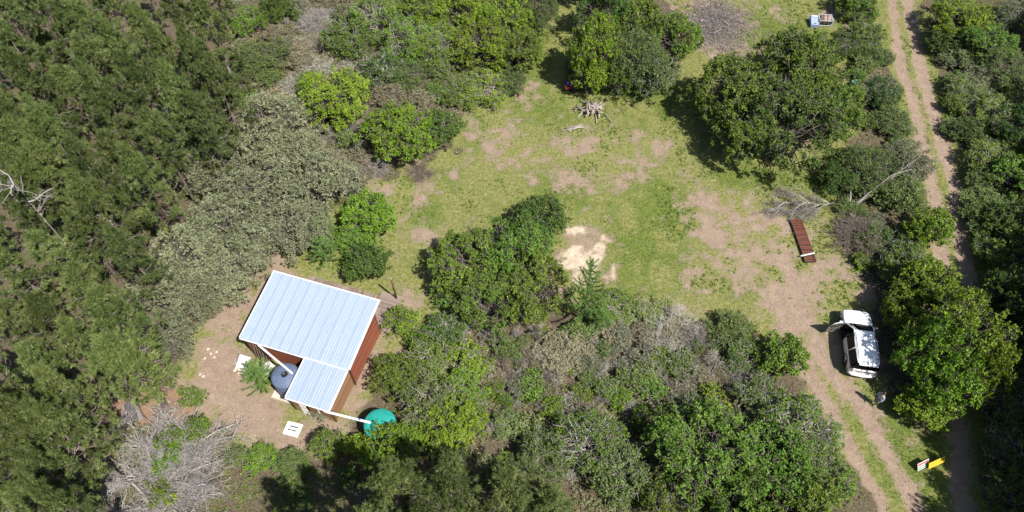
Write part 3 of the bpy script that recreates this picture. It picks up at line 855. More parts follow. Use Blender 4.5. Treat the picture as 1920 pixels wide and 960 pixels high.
# ------------------------------------------------------------------ trees and bushes one can point at
BUSHES = [
    # the grey-green wattles between pines and house
    (505, 235, 82, 'wattle', 'tall grey-green wattle at the upper end of the wattle clump', 5.0),
    (392, 300, 74, 'wattle', 'greyest, almost leafless-looking wattle against the dark pines', 5.2),
    (590, 340, 78, 'wattle', 'rounded grey-green wattle beside the bright bushes at the clearing', 4.6),
    (492, 350, 84, 'wattle', 'broad grey-green wattle in the middle of the wattle clump', 5.2),
    (420, 425, 84, 'wattle', 'grey-green wattle in front of the broad middle one', 4.8),
    (545, 430, 74, 'wattle', 'grey-green wattle edging the bare soil behind the house roof', 3.6),
    (345, 480, 78, 'wattle', 'grey-green wattle beside the pale bare branches', 4.6),
    (440, 510, 66, 'wattle', 'low grey-green wattle nearest the far left roof corner', 3.2),
    (305, 545, 66, 'wattle', 'grey-green wattle squeezed against the pines left of the yard', 4.2),
    (312, 640, 66, 'wattle', 'grey-green wattle with slanting bare trunk at the yard edge', 4.0),
    (370, 555, 55, 'wattle', 'small grey-green wattle overhanging the bare yard', 3.0),
    (645, 330, 42, 'greyscrub', 'pale twiggy shrub below the bright round bush', 1.6),
    (560, 285, 50, 'wattle', 'grey-green wattle under the bright green bush', 4.0),
    # bright bushes left of the clearing
    (625, 182, 68, 'bright', 'bright green round bush above the wattle clump', 4.0),
    (745, 250, 74, 'bright', 'bright green bush with grey trunks showing underneath', 4.2),
    (828, 240, 38, 'dark', 'small dark green tree right beside the bright trunked bush', 3.0),
    (690, 405, 50, 'bright', 'bright green bush at the clearing edge above the young pines', 2.6),
    (660, 445, 32, 'mid', 'smaller green bush tucked against the bright one by the wattles', 1.8),
    (692, 492, 38, 'dark', 'dark green little tree just behind the wooden deck', 2.6),
    (752, 600, 30, 'scrubbright', 'light green open bush beside the red house wall', 1.8),
    (357, 742, 18, 'scrubmid', 'tiny leafy sapling standing alone in the bare yard', 1.8),
    # thicket at the top, left of the grass path
    (520, 12, 34, 'finedark', 'dark cone-shaped bush at the top edge by the pines', 3.2),
    (490, 105, 60, 'fineolive', 'soft green shrub between the pines and the grey scrub', 2.6),
    (462, 40, 40, 'scrubbright', 'yellow-green shrub along the pine edge near the top', 2.4),
    (440, 150, 45, 'fineolive', 'olive shrub at the foot of the dark pines', 2.6),
    (650, 75, 50, 'scrubmid', 'green bush at the left end of the top thicket', 3.2),
    (705, 28, 52, 'scrubbright', 'green tree in the thicket at the top edge, leftmost', 4.0),
    (765, 70, 58, 'scrubbright', 'light green tree full of grey twigs inside the top thicket', 4.2),
    (715, 130, 48, 'scrubdark', 'dark bush in the shaded front of the top thicket', 2.6),
    (795, 20, 55, 'bright', 'green tree at the top edge, middle of the thicket', 4.2),
    (835, 85, 55, 'scrubbright', 'yellow-green bush with many bare branches in the top thicket', 3.6),
    (870, 25, 52, 'bright', 'bright green tree at the top edge of the thicket', 4.4),
    (905, 85, 58, 'bright', 'rounded green tree in the right half of the thicket', 4.2),
    (945, 35, 55, 'bright', 'bright green tree near the thicket corner by the grass path', 4.6),
    (975, 95, 42, 'mid', 'tall green bush on the thicket edge beside the grass path', 3.8),
    (1012, 20, 44, 'fineolive', 'feathery light green tree at the top of the grass path', 3.8),
    (770, 140, 45, 'fineolive', 'low olive shrub in front of the top thicket', 1.8),
    (905, 162, 58, 'scrubbright', 'low light green bush in front of the thicket at the lawn', 2.0),
    (850, 165, 42, 'scrubmid', 'low green shrub left of the light green front bush', 1.8),
    (955, 150, 34, 'fineolive', 'small olive shrub at the bend of the grass path', 1.8),
    (735, 172, 40, 'straw', 'straw-brown shrub above the bright trunked bush', 1.4),
    (785, 190, 36, 'straw', 'round brownish shrub behind the small dark tree', 1.5),
    (590, 35, 42, 'brushgrey', 'pale grey dead brush at the top between two green shrubs', 1.3),
    (600, 128, 40, 'deadpale', 'pale leafless shrub above the bright round bush', 1.4),
    (570, 88, 36, 'straw', 'dry straw-coloured shrub beside the soft green shrub', 1.2),
    (555, 160, 34, 'deadpale', 'grey leafless shrub at the upper wattle edge', 1.2),
    (650, 235, 30, 'dead', 'grey twigs between the two bright bushes', 1.0),
    (700, 310, 40, 'dead', 'dead branches lying at the foot of the trunked bush', .9),
    (790, 320, 30, 'deadbrown', 'brown brush heap at the foot of the trunked bush', .8),
    # the clump of trees left of the brush heap
    (1130, 28, 58, 'dark', 'dark tree at the top, back of the clump by the path', 6.0),
    (1112, 92, 54, 'bright', 'bright green tree leaning out of the clump over the grass path', 7.4),
    (1185, 105, 62, 'fineolive', 'feathery olive tree in the middle of the clump', 5.4),
    (1262, 78, 54, 'mid', 'green tree on the right end of the clump near the brush heap', 5.0),
    (1225, 140, 52, 'olive', 'olive tree at the front of the clump', 4.2),
    (1160, 150, 32, 'mid', 'small green tree with pale straight trunk at the clump front', 3.4),
    (1108, 142, 30, 'bright', 'low bright bush at the foot of the leaning bright tree', 4.0),
    (1195, 40, 44, 'mid', 'green tree in the upper part of the clump', 5.2),
    # the big round tree group
    (1385, 175, 84, 'mid', 'left crown of the big round tree group by the lawn', 6.0),
    (1490, 130, 90, 'mid', 'rear crown of the big round tree group', 6.4),
    (1475, 235, 104, 'dark', 'largest dark crown at the front of the round tree group', 6.6),
    (1400, 245, 66, 'mid', 'front left crown of the big round tree group over its shadow', 5.4),
    (1550, 205, 66, 'mid', 'right crown of the big round tree group toward the track', 5.6),
    (1490, 88, 44, 'scrubbright', 'light green bush behind the big round tree group', 2.4),
    # strip between lawn and dirt track
    (1605, 5, 40, 'mid', 'green bush at the top edge left of the track', 2.6),
    (1622, 62, 38, 'scrubmid', 'green bush right of the blue metal box', 2.4),
    (1635, 105, 30, 'fineolive', 'low olive shrub on the left verge of the track', 1.6),
    (1582, 85, 34, 'scrubdark', 'dark shrub between the blue metal box and the track', 1.8),
    (1655, 172, 36, 'scrubdark', 'dark bush jutting out to the left edge of the track', 2.2),
    (1672, 228, 40, 'fineolive', 'soft grassy olive bush on the left verge of the track', 1.5),
    (1620, 170, 26, 'olive', 'small olive bush beside the teal bucket', 1.5),
    (1700, 300, 52, 'wattle', 'grey feathery bush close to the left edge of the track', 3.0),
    (1630, 318, 60, 'fineolive', 'grey-olive feathery tree around the broken trunk', 3.2),
    (1575, 330, 42, 'finedark', 'dark feathery bush left of the broken trunk', 2.4),
    (1690, 360, 46, 'fineolive', 'olive feathery bush right of the broken trunk', 2.6),
    (1740, 425, 44, 'bright', 'bright green ball-shaped bush by the track bend', 3.2),
    (1614, 440, 58, 'brush', 'brown-grey dead brush mound beside the rusty grid', 1.7),
    (1655, 470, 34, 'brush', 'smaller dead brush mound behind the brown-grey one', 1.3),
    (1622, 482, 22, 'scrubbright', 'little yellow-green shrub in front of the dead brush', 1.0),
    (1690, 450, 36, 'scrubdark', 'dark shrub between dead brush and ball-shaped bush', 1.8),
    (1700, 500, 52, 'scrubmid', 'green bush above the shade where the car stands', 2.6),
    (1738, 540, 58, 'bright', 'green tree behind the parked car toward the track', 4.2),
    (1700, 580, 46, 'bright', 'green bush at the head of the parked car', 3.4),
    (1800, 630, 84, 'bright', 'largest bright green tree to the right of the car', 6.4),
    (1748, 662, 62, 'bright', 'green tree overhanging the car', 6.6),
    (1775, 710, 64, 'bright', 'green tree crown over the person', 5.4),
    (1840, 690, 50, 'bright', 'bright green crown hanging over the dark track', 5.8),
    (1735, 765, 42, 'bright', 'low bright bush below the tree crown by the lawn triangle', 2.4),
    # right of the track
    (1802, 35, 62, 'bright', 'bright green tree at the top right of the track', 3.4),
    (1852, 85, 52, 'mid', 'green tree behind the bright one at the track top', 3.3),
    (1772, 75, 36, 'dark', 'dark bush casting shade on the upper track', 2.1),
    (1812, 168, 40, 'olive', 'round olive bush on the right verge of the track', 1.8),
    (1882, 130, 58, 'fineolive', 'grey-green feathery tree right of the olive bush', 2.8),
    (1907, 30, 50, 'olive', 'olive tree in the top right corner', 2.8),
    (1862, 215, 52, 'scrubmid', 'green scrub tree below the feathery one, right of the track', 2.4),
    (1802, 240, 34, 'scrubdark', 'small dark bush on the right verge of the track', 1.3),
    (1912, 240, 56, 'dark', 'dark tree at the right edge, upper part', 3.4),
    (1857, 300, 52, 'scrubmid', 'green bush right of the track opposite the feathery bush', 2.1),
    (1912, 335, 52, 'mid', 'green tree at the right edge above the slanting pole', 3.2),
    (1847, 380, 44, 'fineolive', 'feathery olive shrub right of the track bend', 1.8),
    (1897, 420, 52, 'dark', 'dark tree beside the slanting pole', 3.0),
    (1917, 480, 56, 'mid', 'green tree at the right edge below the slanting pole', 3.4),
    (1862, 470, 40, 'scrubmid', 'green scrub by the track where the shade begins', 1.8),
    (1895, 560, 58, 'dark', 'dark tree shading the track on the right', 4.4),
    (1910, 660, 62, 'dark', 'dark tree at the right edge beside the bright tree', 3.8),
    (1900, 760, 62, 'scrubdark', 'dark scrub tree at the right edge low down', 3.2),
    (1895, 850, 60, 'scrubdark', 'dark scrub in the deep shade of the lower right', 3.0),
    (1905, 935, 60, 'dark', 'dark tree in the lower right corner', 3.6),
    # middle tree and what grows round it
    (880, 492, 74, 'mid', 'left part of the twiggy tree in the middle of the picture', 4.2),
    (965, 470, 72, 'mid', 'rear crown of the twiggy tree in the middle of the picture', 4.6),
    (1000, 545, 74, 'mid', 'right crown of the middle tree beside the tall sapling', 4.2),
    (915, 560, 66, 'mid', 'front crown of the middle tree', 3.6),
    (1015, 408, 48, 'dark', 'dark crown at the back of the middle tree by the sand', 3.8),
    (850, 545, 38, 'scrubmid', 'small green bush on the left skirt of the middle tree', 2.0),
    # below and right of the house
    (835, 618, 44, 'scrubdark', 'dark low bush in front of the middle tree', 1.8),
    (745, 705, 48, 'mid', 'round grey-green bush right of the house', 2.6),
    (805, 672, 50, 'scrubmid', 'open green bush behind the round one right of the house', 2.2),
    (880, 670, 44, 'scrubbright', 'fresh green shrub in the strip below the middle tree', 1.8),
    (868, 735, 50, 'scrubbright', 'light green bush above the bottom pines', 2.0),
    (800, 755, 60, 'olive', 'olive bush beside the green water tank', 2.8),
    (736, 842, 48, 'bright', 'bright leafy bush in front of the green water tank', 3.4),
    (840, 800, 54, 'bright', 'bright leafy bush right of the green water tank', 3.0),
    (680, 850, 34, 'bright', 'small bright bush below the green water tank', 2.0),
    (614, 832, 28, 'scrubmid', 'small tree in front of the annex door', 2.4),
    (600, 775, 14, 'greyscrub', 'little grey shrub at the annex door step', .9),
    (545, 872, 36, 'fineolive', 'olive scrub at the edge of the pine shade', 1.4),
    (490, 860, 30, 'scrubbright', 'bright low bush at the tip of the bleached dead bush', 1.2),
    (245, 830, 32, 'greyscrub', 'grey-green shrub left of the bleached dead bush', 1.4),
    # scrubland in the lower middle
    (1200, 582, 40, 'olive', 'low olive scrub at the lawn edge right of the tall sapling', .9),
    (1150, 570, 40, 'scrubmid', 'low green scrub right beside the tall sapling', 1.1),
    (1262, 605, 52, 'deadpale', 'silvery leafless shrub at the lower edge of the lawn', 1.5),
    (1290, 625, 40, 'dead', 'grey leafless shrub right of the silvery one', 1.3),
    (1370, 618, 46, 'fineolive', 'yellow-olive bush between the silvery shrub and the driveway', 1.6),
    (1466, 662, 40, 'mid', 'dark round tree beside the driveway opposite the car', 3.0),
    (1395, 660, 38, 'scrubdark', 'dark bush left of the round driveway tree', 1.8),
    (1425, 745, 54, 'olive', 'wide olive bush left of the driveway', 2.0),
    (1500, 805, 82, 'scrubmid', 'big green bush along the left side of the driveway', 3.4),
    (1400, 690, 46, 'dead', 'grey twig thicket behind the wide olive bush', 1.4),
    (1290, 725, 48, 'deadbrown', 'sprawling brownish dead shrub in the lower scrub', 1.0),
    (1250, 660, 44, 'deadpale', 'pale lichen-covered shrub in the lower scrub', 1.3),
    (1060, 660, 50, 'straw', 'straw-brown shrub in the middle of the lower scrub', 1.3),
    (990, 700, 52, 'deadbrown', 'brown dead shrub below the middle tree', 1.0),
    (1100, 838, 82, 'scrubmid', 'wide twiggy green tree above the bottom edge, centre', 3.2),
    (1020, 860, 54, 'olive', 'olive bush between bottom pines and twiggy green tree', 2.8),
    (1160, 880, 62, 'olive', 'olive twiggy tree at the bottom centre', 3.2),
    (1315, 850, 104, 'mid', 'large round green tree near the bottom, right of centre', 5.0),
    (1260, 930, 60, 'scrubmid', 'green bush at the bottom edge below the large round tree', 3.0),
    (1440, 870, 74, 'mid', 'dark green tree right of the large round tree at the bottom', 4.4),
    (1390, 945, 66, 'mid', 'green tree at the bottom edge, right of centre', 4.4),
    (1545, 890, 62, 'scrubmid', 'green bush at the bottom beside the driveway ruts', 2.6),
    (1500, 945, 70, 'mid', 'green tree at the bottom edge next to the driveway', 3.8),
    (1210, 785, 30, 'scrubmid', 'green bush left of the large round tree', 2.0),
    (1335, 752, 26, 'scrubbright', 'light green bush behind the large round tree', 1.8),
]
for x, y, r, k, lab, h in BUSHES:
    plant(x, y, r, k, lab, h)

# young pines in the open
plant(1101, 548, 34, 'sapling', 'tall thin young pine with open whorls in front of the sand patch', 7.6, r=1.5, var=0, rz=.4)
plant(606, 470, 34, 'sapling', 'young pine behind the deck, left of the dark little tree', 2.8, r=1.25)
plant(600, 428, 28, 'youngpine', 'smaller young pine under the wattle edge behind the deck', 2.2)
plant(483, 702, 40, 'sapling', 'young pine in front of the house by the grey water tank', 3.2, r=1.3)
plant(1125, 600, 30, 'youngpine', 'bushy young pine at the foot of the tall thin one', 1.8)

# the pine wood on the left
PINES = [(-60, 20), (10, 30), (75, 10), (140, 40), (205, 15), (270, 45), (335, 20), (400, 50), (30, 95), (100, 90), (165, 110), (232, 100), (300, 105), (365, 115), (410, 165), (60, 160), (130, 175), (200, 185), (270, 165), (335, 190),
         (-40, 150), (10, 215), (85, 235), (375, 215), (-50, 420), (100, 320), (30, 380), (150, 440), (30, 510), (85, 475), (160, 535), (90, 590), (20, 600), (215, 590), (-40, 560), (150, 640), (65, 685), (10, 750), (115, 735), (60, 800),
         (105, 805), (20, 850), (90, 880), (105, 945), (50, 940), (-50, 700), (-50, 830), (-50, 950), (235, 470), (180, 375), (170, 318), (262, 335), (215, 290), (300, 255), (60, 1020), (0, 1040)]
PLAB = {}
for topw, where in ((True, 'upper left wood'), (False, 'lower left wood')):
    ids = sorted((i for i in range(len(PINES)) if (PINES[i][1] < 300) == topw), key=lambda i: PINES[i][1])
    rows = [ids[k:k + 6] for k in range(0, len(ids), 6)]
    for j, row in enumerate(rows):
        for k, i in enumerate(sorted(row, key=lambda i: PINES[i][0])):
            PLAB[i] = 'dark pine in the %s, %sfrom left in the %s row' % (where, (ORD[k] + ' ') if k else 'first ', ORD[j] if j else 'first')
for i, (x, y) in enumerate(PINES):
    r = RNG.uniform(44, 64) * (1 if y > 300 else .88)
    top = y < 300
    lab = PLAB[i]
    plant(x + RNG.uniform(-8, 8), y + RNG.uniform(-8, 8), r, 'pine', lab, RNG.choice((7.5, 9, 10.5, 12, 13)) + RNG.uniform(-.5, .5), 'pines in the upper left wood' if top else 'pines left of the yard')
plant(40, 285, 80, 'palepine', 'lighter yellow-green pine at the left edge above the bare grey limbs', 11.0)
plant(222, 672, 80, 'palepine', 'lighter yellow-green pine over the orange needle litter by the yard', 9.5, var=2)
plant(60, 340, 58, 'palepine', 'thin light pine with bare grey limbs at the left edge', 11.5)
plant(235, 385, 44, 'palepine', 'light green pine top between dark gap and wattles', 7.0)
# pines along the bottom
for x, y, r, h, lab in ((740, 905, 72, 11, 'dark pine at the bottom below the green tank'), (850, 890, 70, 10, 'dark pine at the bottom, second from the green tank'), (945, 915, 76, 10, 'dark pine at the bottom centre'),
                        (1020, 950, 66, 8, 'dark pine at the bottom, rightmost of the row'), (800, 985, 70, 11, 'dark pine cut by the bottom edge below the green tank'), (705, 1000, 76, 14, 'tall dark pine at the bottom edge casting the big shadow'), (625, 1025, 76, 14, 'tall pine just under the big bottom shadow')):
    plant(x, y, r, 'pine', lab, h)
# beyond the picture the same woods go on
for x, y, r, h, k in ((560, 1120, 70, 11, 'pine'), (700, 1110, 76, 12, 'pine'), (900, 1080, 70, 10, 'pine'), (1080, 1080, 74, 6, 'mid'), (1260, 1090, 80, 6, 'mid'), (1430, 1090, 80, 6, 'dark'), (400, 1130, 70, 10, 'pine'), (250, 1110, 70, 11, 'pine')):
    plant(x, y, r, k, 'tree just below the bottom edge of the picture', h, 'trees just below the picture')
for x, y, r, h, k in ((1990, 60, 70, 5, 'mid'), (1990, 190, 66, 5, 'dark'), (1995, 310, 70, 5, 'mid'), (2010, 430, 70, 6, 'dark'), (2010, 540, 76, 8.5, 'dark'), (2025, 640, 80, 9, 'dark'), (2035, 740, 82, 9, 'dark'), (2040, 840, 84, 9, 'dark'), (2045, 950, 84, 9, 'dark'),
                      (2040, 1060, 80, 9, 'dark'), (1990, 1150, 70, 8, 'dark'), (2100, 500, 80, 10, 'dark'), (2100, 700, 90, 11, 'dark'), (2100, 900, 90, 11, 'dark')):
    plant(x, y, r, k, 'tree just beyond the right edge of the picture', h, 'trees just right of the picture')
for x, y, r, h, k in ((-120, 60, 60, 11, 'pine'), (-130, 280, 60, 11, 'pine'), (-130, 500, 66, 11, 'pine'), (-120, 900, 66, 11, 'pine'), (120, -70, 50, 11, 'pine'), (250, -70, 50, 11, 'pine'), (380, -70, 50, 11, 'pine'), (0, -70, 50, 11, 'pine'),
                      (620, -60, 46, 4, 'mid'), (740, -60, 46, 4.5, 'mid'), (860, -60, 46, 4.5, 'mid'), (970, -60, 46, 4.5, 'mid'), (1090, -45, 48, 6, 'mid'), (1200, -70, 46, 5, 'mid'), (1560, -70, 46, 4, 'mid'), (1780, -70, 46, 5, 'mid'), (1900, -70, 46, 5, 'dark')):
    plant(x, y, r, k, 'tree just beyond the far or left edge of the picture', h, 'trees just beyond the far and left edges')

# ------------------------------------------------------------------ undergrowth: small shrubs one can still count
ZONES = [
    ("middle scrub", [(905, 620), (1080, 620), (1190, 600), (1340, 640), (1410, 640), (1420, 720), (1290, 780), (1190, 770), (1060, 780), (940, 770), (900, 700)], 100, (12, 26),
     [('deadpale', 8), ('dead', 5), ('deadbrown', 3), ('straw', 2), ('olive', 5), ('scrubbright', 2), ('greyscrub', 5), ('scrubmid', 2), ('fineolive', 2)]),
    ("scrub beside the pines", [(450, 0), (640, 0), (640, 120), (560, 180), (450, 190), (430, 100)], 30, (14, 28), [('deadpale', 3), ('straw', 3), ('fineolive', 3), ('greyscrub', 3), ('dead', 1), ('scrubmid', 1)]),
    ("scrub above the wattles", [(560, 200), (700, 130), (820, 160), (850, 200), (690, 210), (680, 330), (620, 300)], 20, (13, 24), [('straw', 3), ('deadpale', 3), ('greyscrub', 3), ('olive', 3), ('dead', 2)]),
    ("undergrowth right of the track", [(1775, 120), (1920, 0), (1920, 960), (1880, 960), (1870, 700), (1850, 520), (1825, 400), (1795, 270)], 42, (18, 36), [('olive', 3), ('scrubmid', 4), ('scrubdark', 4), ('fineolive', 3), ('greyscrub', 1)]),
    ("track's upper left verge", [(1580, 0), (1655, 0), (1670, 110), (1690, 200), (1600, 250), (1600, 120)], 14, (12, 24), [('olive', 3), ('scrubmid', 3), ('fineolive', 3), ('deadbrown', 1)]),
    ("feathery bushes", [(1560, 290), (1740, 260), (1745, 380), (1700, 460), (1670, 540), (1590, 400)], 16, (14, 26), [('fineolive', 3), ('scrubmid', 3), ('greyscrub', 3), ('deadbrown', 2)]),
    ("bottom scrub", [(880, 790), (1200, 760), (1600, 830), (1620, 960), (900, 960)], 24, (18, 30), [('olive', 4), ('scrubmid', 4), ('dead', 2), ('deadpale', 2), ('scrubbright', 2)]),
    ("shaded bottom corner", [(440, 850), (640, 850), (700, 960), (470, 960)], 6, (12, 22), [('fineolive', 3), ('olive', 3), ('scrubdark', 2)]),
    ("gap beside the house", [(770, 610), (900, 600), (900, 800), (780, 760)], 14, (14, 28), [('scrubmid', 3), ('olive', 3), ('scrubbright', 2), ('dead', 1)]),
    ("shade under pines", [(180, 230), (420, 200), (330, 330), (250, 420), (180, 380)], 14, (16, 28), [('scrubdark', 3), ('straw', 2), ('dead', 2), ('fineolive', 1)]),
    ("top thicket", [(640, 20), (1010, 20), (980, 170), (840, 190), (650, 130)], 24, (16, 30), [('scrubmid', 3), ('olive', 4), ('dead', 2), ('deadpale', 2)]),
]
WORDS = {'olive': 'olive shrub', 'scrubmid': 'green shrub', 'scrubdark': 'dark green shrub', 'scrubbright': 'fresh green shrub', 'greyscrub': 'grey-green shrub', 'straw': 'straw-brown shrub', 'fineolive': 'soft olive shrub',
         'dead': 'grey leafless shrub', 'deadpale': 'pale silvery leafless shrub', 'deadbrown': 'brown leafless shrub'}


def in_poly(x, y, P):
    c = False
    for (x0, y0), (x1, y1) in zip(P, P[1:] + P[:1]):
        if (y0 > y) != (y1 > y) and x < (x1 - x0) * (y - y0) / (y1 - y0) + x0: c = not c
    return c


for where, poly, n, (r0, r1), mix in ZONES:
    bag = [k for k, w in mix for _ in range(w)]
    xs = [q[0] for q in poly]; ys = [q[1] for q in poly]
    got = []
    for _ in range(n * 40):
        if len(got) >= n: break
        x = RNG.uniform(min(xs), max(xs)); y = RNG.uniform(min(ys), max(ys))
        if not in_poly(x, y, poly): continue
        if any((x - a) ** 2 + (1.2 * (y - b)) ** 2 < (20 if where == 'middle scrub' else 26) ** 2 for a, b in got): continue
        w = at(x, y)
        if any(seg_dist(np.array([w.x]), np.array([w.y]), P)[0] < 1.3 for P, _w in RUTW): continue
        got.append((x, y))
    pick = [RNG.choice(bag) for _ in got]
    for k in dict.fromkeys(pick):
        mine = sorted(q for q, kk in zip(got, pick) if kk == k)
        for j, (x, y) in enumerate(mine):
            lab = 'small %s in the %s' % (WORDS[k], where)
            if len(mine) > 1:
                lab = ('leftmost ' if j == 0 else ORD[j] + ' from the left ') + 'of the %ss in the %s' % (WORDS[k], where)
            plant(x, y, RNG.uniform(r0, r1), k, lab, None, 'shrubs in the ' + where)

# ------------------------------------------------------------------ grass, weeds and loose twigs (nobody could count them)
rng = np.random.default_rng(9)


def scatter(n, box=((-52, 52), (9, 64))):
    return rng.uniform(*box[0], n), rng.uniform(*box[1], n)


def in_view(x, y, pad=60):
    q = np.stack([x, y, np.full_like(x, -CAM_H)], 1)
    zc = q[:, 1] * CP - q[:, 2] * SP; v = -(q[:, 1] * SP + q[:, 2] * CP)
    u = 960 + FPX * q[:, 0] / zc; w = 480 + FPX * v / zc
    return (u > -pad) & (u < 1920 + pad) & (w > -pad) & (w < 960 + pad)


x, y = scatter(620000)
d_, s_, l_, g_, r_ = masks(x, y)
hx, hy = x + 13.7, y - 22.0
open_ = (x > -24)
prob = (1 - d_) ** 1.3 * (.35 + .75 * g_) * (1 - s_) * (1 - l_) * (1 - r_) * (1 - .8 * under_mask(x, y))
ok = (rng.random(len(x)) < prob) & in_view(x, y) & open_
x, y, g_ = x[ok][:260000], y[ok][:260000], g_[ok][:260000]
n = len(x)
# clear of the house floor
ca, sa = math.cos(math.radians(-17.5)), math.sin(math.radians(-17.5))
lx = (x + 10.553) * ca + (y - 20.11) * sa; ly = -(x + 10.553) * sa + (y - 20.11) * ca
ok = ~((lx > -7.7) & (lx < .45) & (ly > -2.7) & (ly < 7.5))
x, y, g_ = x[ok], y[ok], g_[ok]; n = len(x)
L = (.07 + .13 * rng.random(n)) * (.8 + .5 * g_)
th = rng.uniform(0, 2 * np.pi, n); tl = rng.uniform(.2, .9, n)
dx, dy = np.cos(th), np.sin(th)
B = np.stack([x, y, np.full(n, -.03)], 1)
S = np.stack([-dy, dx, dx * 0], 1) * (.011 + .016 * rng.random(n))[:, None]
T = B + np.stack([dx * tl, dy * tl, np.sqrt(1 - tl ** 2 * .9)], 1) * (L + .03)[:, None]
V = np.stack([B - S, B + S, T], 1).reshape(-1, 3)
var = np.repeat(np.clip(.75 - .55 * g_ + rng.normal(size=n) * .2, 0, 1), 3)
GRASS = leaf_mat('grass_blade', [(0.0, (0.085, 0.145, 0.018)), (0.4, (0.165, 0.215, 0.035)), (0.7, (0.25, 0.25, 0.07)), (1.0, (0.40, 0.34, 0.17))], trans=.25, rough=.6, objvar=0, huevar=0)
tag(obj('grass', np_mesh('grass', V, np.arange(n * 3).reshape(-1, 3), GRASS, var=var)), 'short green and straw-coloured grass over the clearing', 'grass', kind='stuff')

x, y = scatter(90000)
d_, s_, l_, g_, r_ = masks(x, y)
wz = NZ.fbm(x * .35 + 40, y * .35, 3)
ok = (rng.random(len(x)) < np.clip((wz - .52) * 6, 0, 1) * (1 - d_) ** 2 * (1 - r_) * (1 - s_)) & in_view(x, y) & (x > -24)
lx = (x + 10.553) * ca + (y - 20.11) * sa; ly = -(x + 10.553) * sa + (y - 20.11) * ca
ok &= ~((lx > -7.7) & (lx < .45) & (ly > -2.7) & (ly < 7.5))
x, y = x[ok][:22000], y[ok][:22000]
C = np.stack([x, y, rng.uniform(.0, .09, len(x))], 1)
V, F, var = leaf_quads(rng, C, np.tile([0, 0, 1.], (len(C), 1)), 5, .13, .07, .9, .35)
WEED = leaf_mat('weed_leaf', [(0.0, (0.075, 0.15, 0.016)), (0.5, (0.15, 0.235, 0.03)), (1.0, (0.26, 0.32, 0.07))], trans=.3, objvar=0, huevar=0)
tag(obj('weeds', np_mesh('weeds', V, F, WEED, var=var)), 'low bright green weeds spreading through the grass', 'weeds', kind='stuff')

# dry standing stems through the scrub
x, y = scatter(200000)
um = under_mask(x, y)
wz = NZ2.fbm(x * .5 + 9, y * .5 + 4, 3)
def inscr_(x, y): return (x > -6.5) & (x < 19) & (y < 28) | (x > -26) & (x < -6) & (y > 40)


inscr = (x > -6.5) & (x < 19) & (y < 28) | (x > -26) & (x < -6) & (y > 40)
ok = in_view(x, y) & inscr & (um > .3) & (rng.random(len(x)) < np.clip((wz - .38) * 4, .05, 1))
x, y = x[ok][:60000], y[ok][:60000]
n = len(x)
C = np.stack([x, y, np.zeros(n)], 1)
V, F, var = needle_tris(rng, C, np.tile([0, 0, .9], (n, 1)), 3, .42, .022, .55)
V[:, 2] = np.maximum(V[:, 2], -.02)
DRYS = leaf_mat('dry_stem', [(0.0, (0.12, 0.10, 0.055)), (0.4, (0.24, 0.195, 0.14)), (0.75, (0.36, 0.30, 0.235)), (1.0, (0.20, 0.22, 0.08))], trans=.1, rough=.8, objvar=0, huevar=0)
tag(obj('dry_grass', np_mesh('dry_grass', V, F, DRYS, var=var)), 'dry brown and straw-coloured stems standing among the scrub', 'dry grass', kind='stuff')

# loose stones and clods on bare soil and in the ruts
x, y = scatter(60000)
d_, s_, l_, g_, r_ = masks(x, y)
ok = in_view(x, y) & (rng.random(len(x)) < np.clip(d_ - .3, 0, 1) * .5) & (under_mask(x, y) < .5)
lx = (x + 10.553) * ca + (y - 20.11) * sa; ly = -(x + 10.553) * sa + (y - 20.11) * ca
ok &= ~((lx > -7.7) & (lx < .45) & (ly > -2.7) & (ly < 7.5))
x, y = x[ok][:9000], y[ok][:9000]
n = len(x)
sz = (.018 + .05 * rng.random(n) ** 3)[:, None]
base = np.stack([x, y, np.full(n, -.03)], 1)
oc = np.array([[1, 0, 0], [0, 1, 0], [-1, 0, 0], [0, -1, 0], [0, 0, .8]])
V = (base[:, None] + oc[None] * sz[:, :, None] * rng.uniform(.6, 1.3, (n, 5, 3))).reshape(-1, 3)
V[:, 2] += .02
fi = np.array([[0, 1, 4], [1, 2, 4], [2, 3, 4], [3, 0, 4]])
F = (np.arange(n)[:, None, None] * 5 + fi[None]).reshape(-1, 3)
GRAV = leaf_mat('gravel', [(0.0, (0.14, 0.10, 0.075)), (0.6, (0.30, 0.24, 0.19)), (1.0, (0.52, 0.45, 0.38))], trans=0, rough=.9, spec=.2, objvar=0, huevar=0)
tag(obj('gravel', np_mesh('gravel', V, F, GRAV, var=np.repeat(rng.random(n), 5))), 'loose stones and clods on the bare soil and ruts', 'gravel', kind='stuff')

# low leafy ground cover between the shrubs
x, y = scatter(240000)
um = under_mask(x, y)
wz = NZ.fbm(x * .6 + 3, y * .6 + 31, 4)
ok = in_view(x, y) & (um > .25) & (x > -26) & (rng.random(len(x)) < np.clip((wz - .40) * 5, .02, 1) * np.where(inscr_(x, y), 1., .35))
x, y, wz = x[ok][:42000], y[ok][:42000], wz[ok][:42000]
n = len(x)
C = np.stack([x, y, rng.uniform(0, .35, n) * np.clip((wz - .35) * 5, .2, 1)], 1)
tone = np.clip(NZ2.fbm(x * .45, y * .45 + 50, 3) * 2.6 - .8 + rng.normal(size=n) * .12, 0, 1)
V, F, var = leaf_quads(rng, C, np.tile([0, 0, 1.], (n, 1)), 5, .15, .06, .8, .5, tone)
COVER = leaf_mat('ground_cover_leaf', [(0.0, (0.090, 0.150, 0.026)), (0.35, (0.165, 0.205, 0.055)), (0.6, (0.215, 0.225, 0.115)), (0.8, (0.27, 0.225, 0.155)), (1.0, (0.36, 0.33, 0.25))], trans=.15, objvar=0, huevar=0)
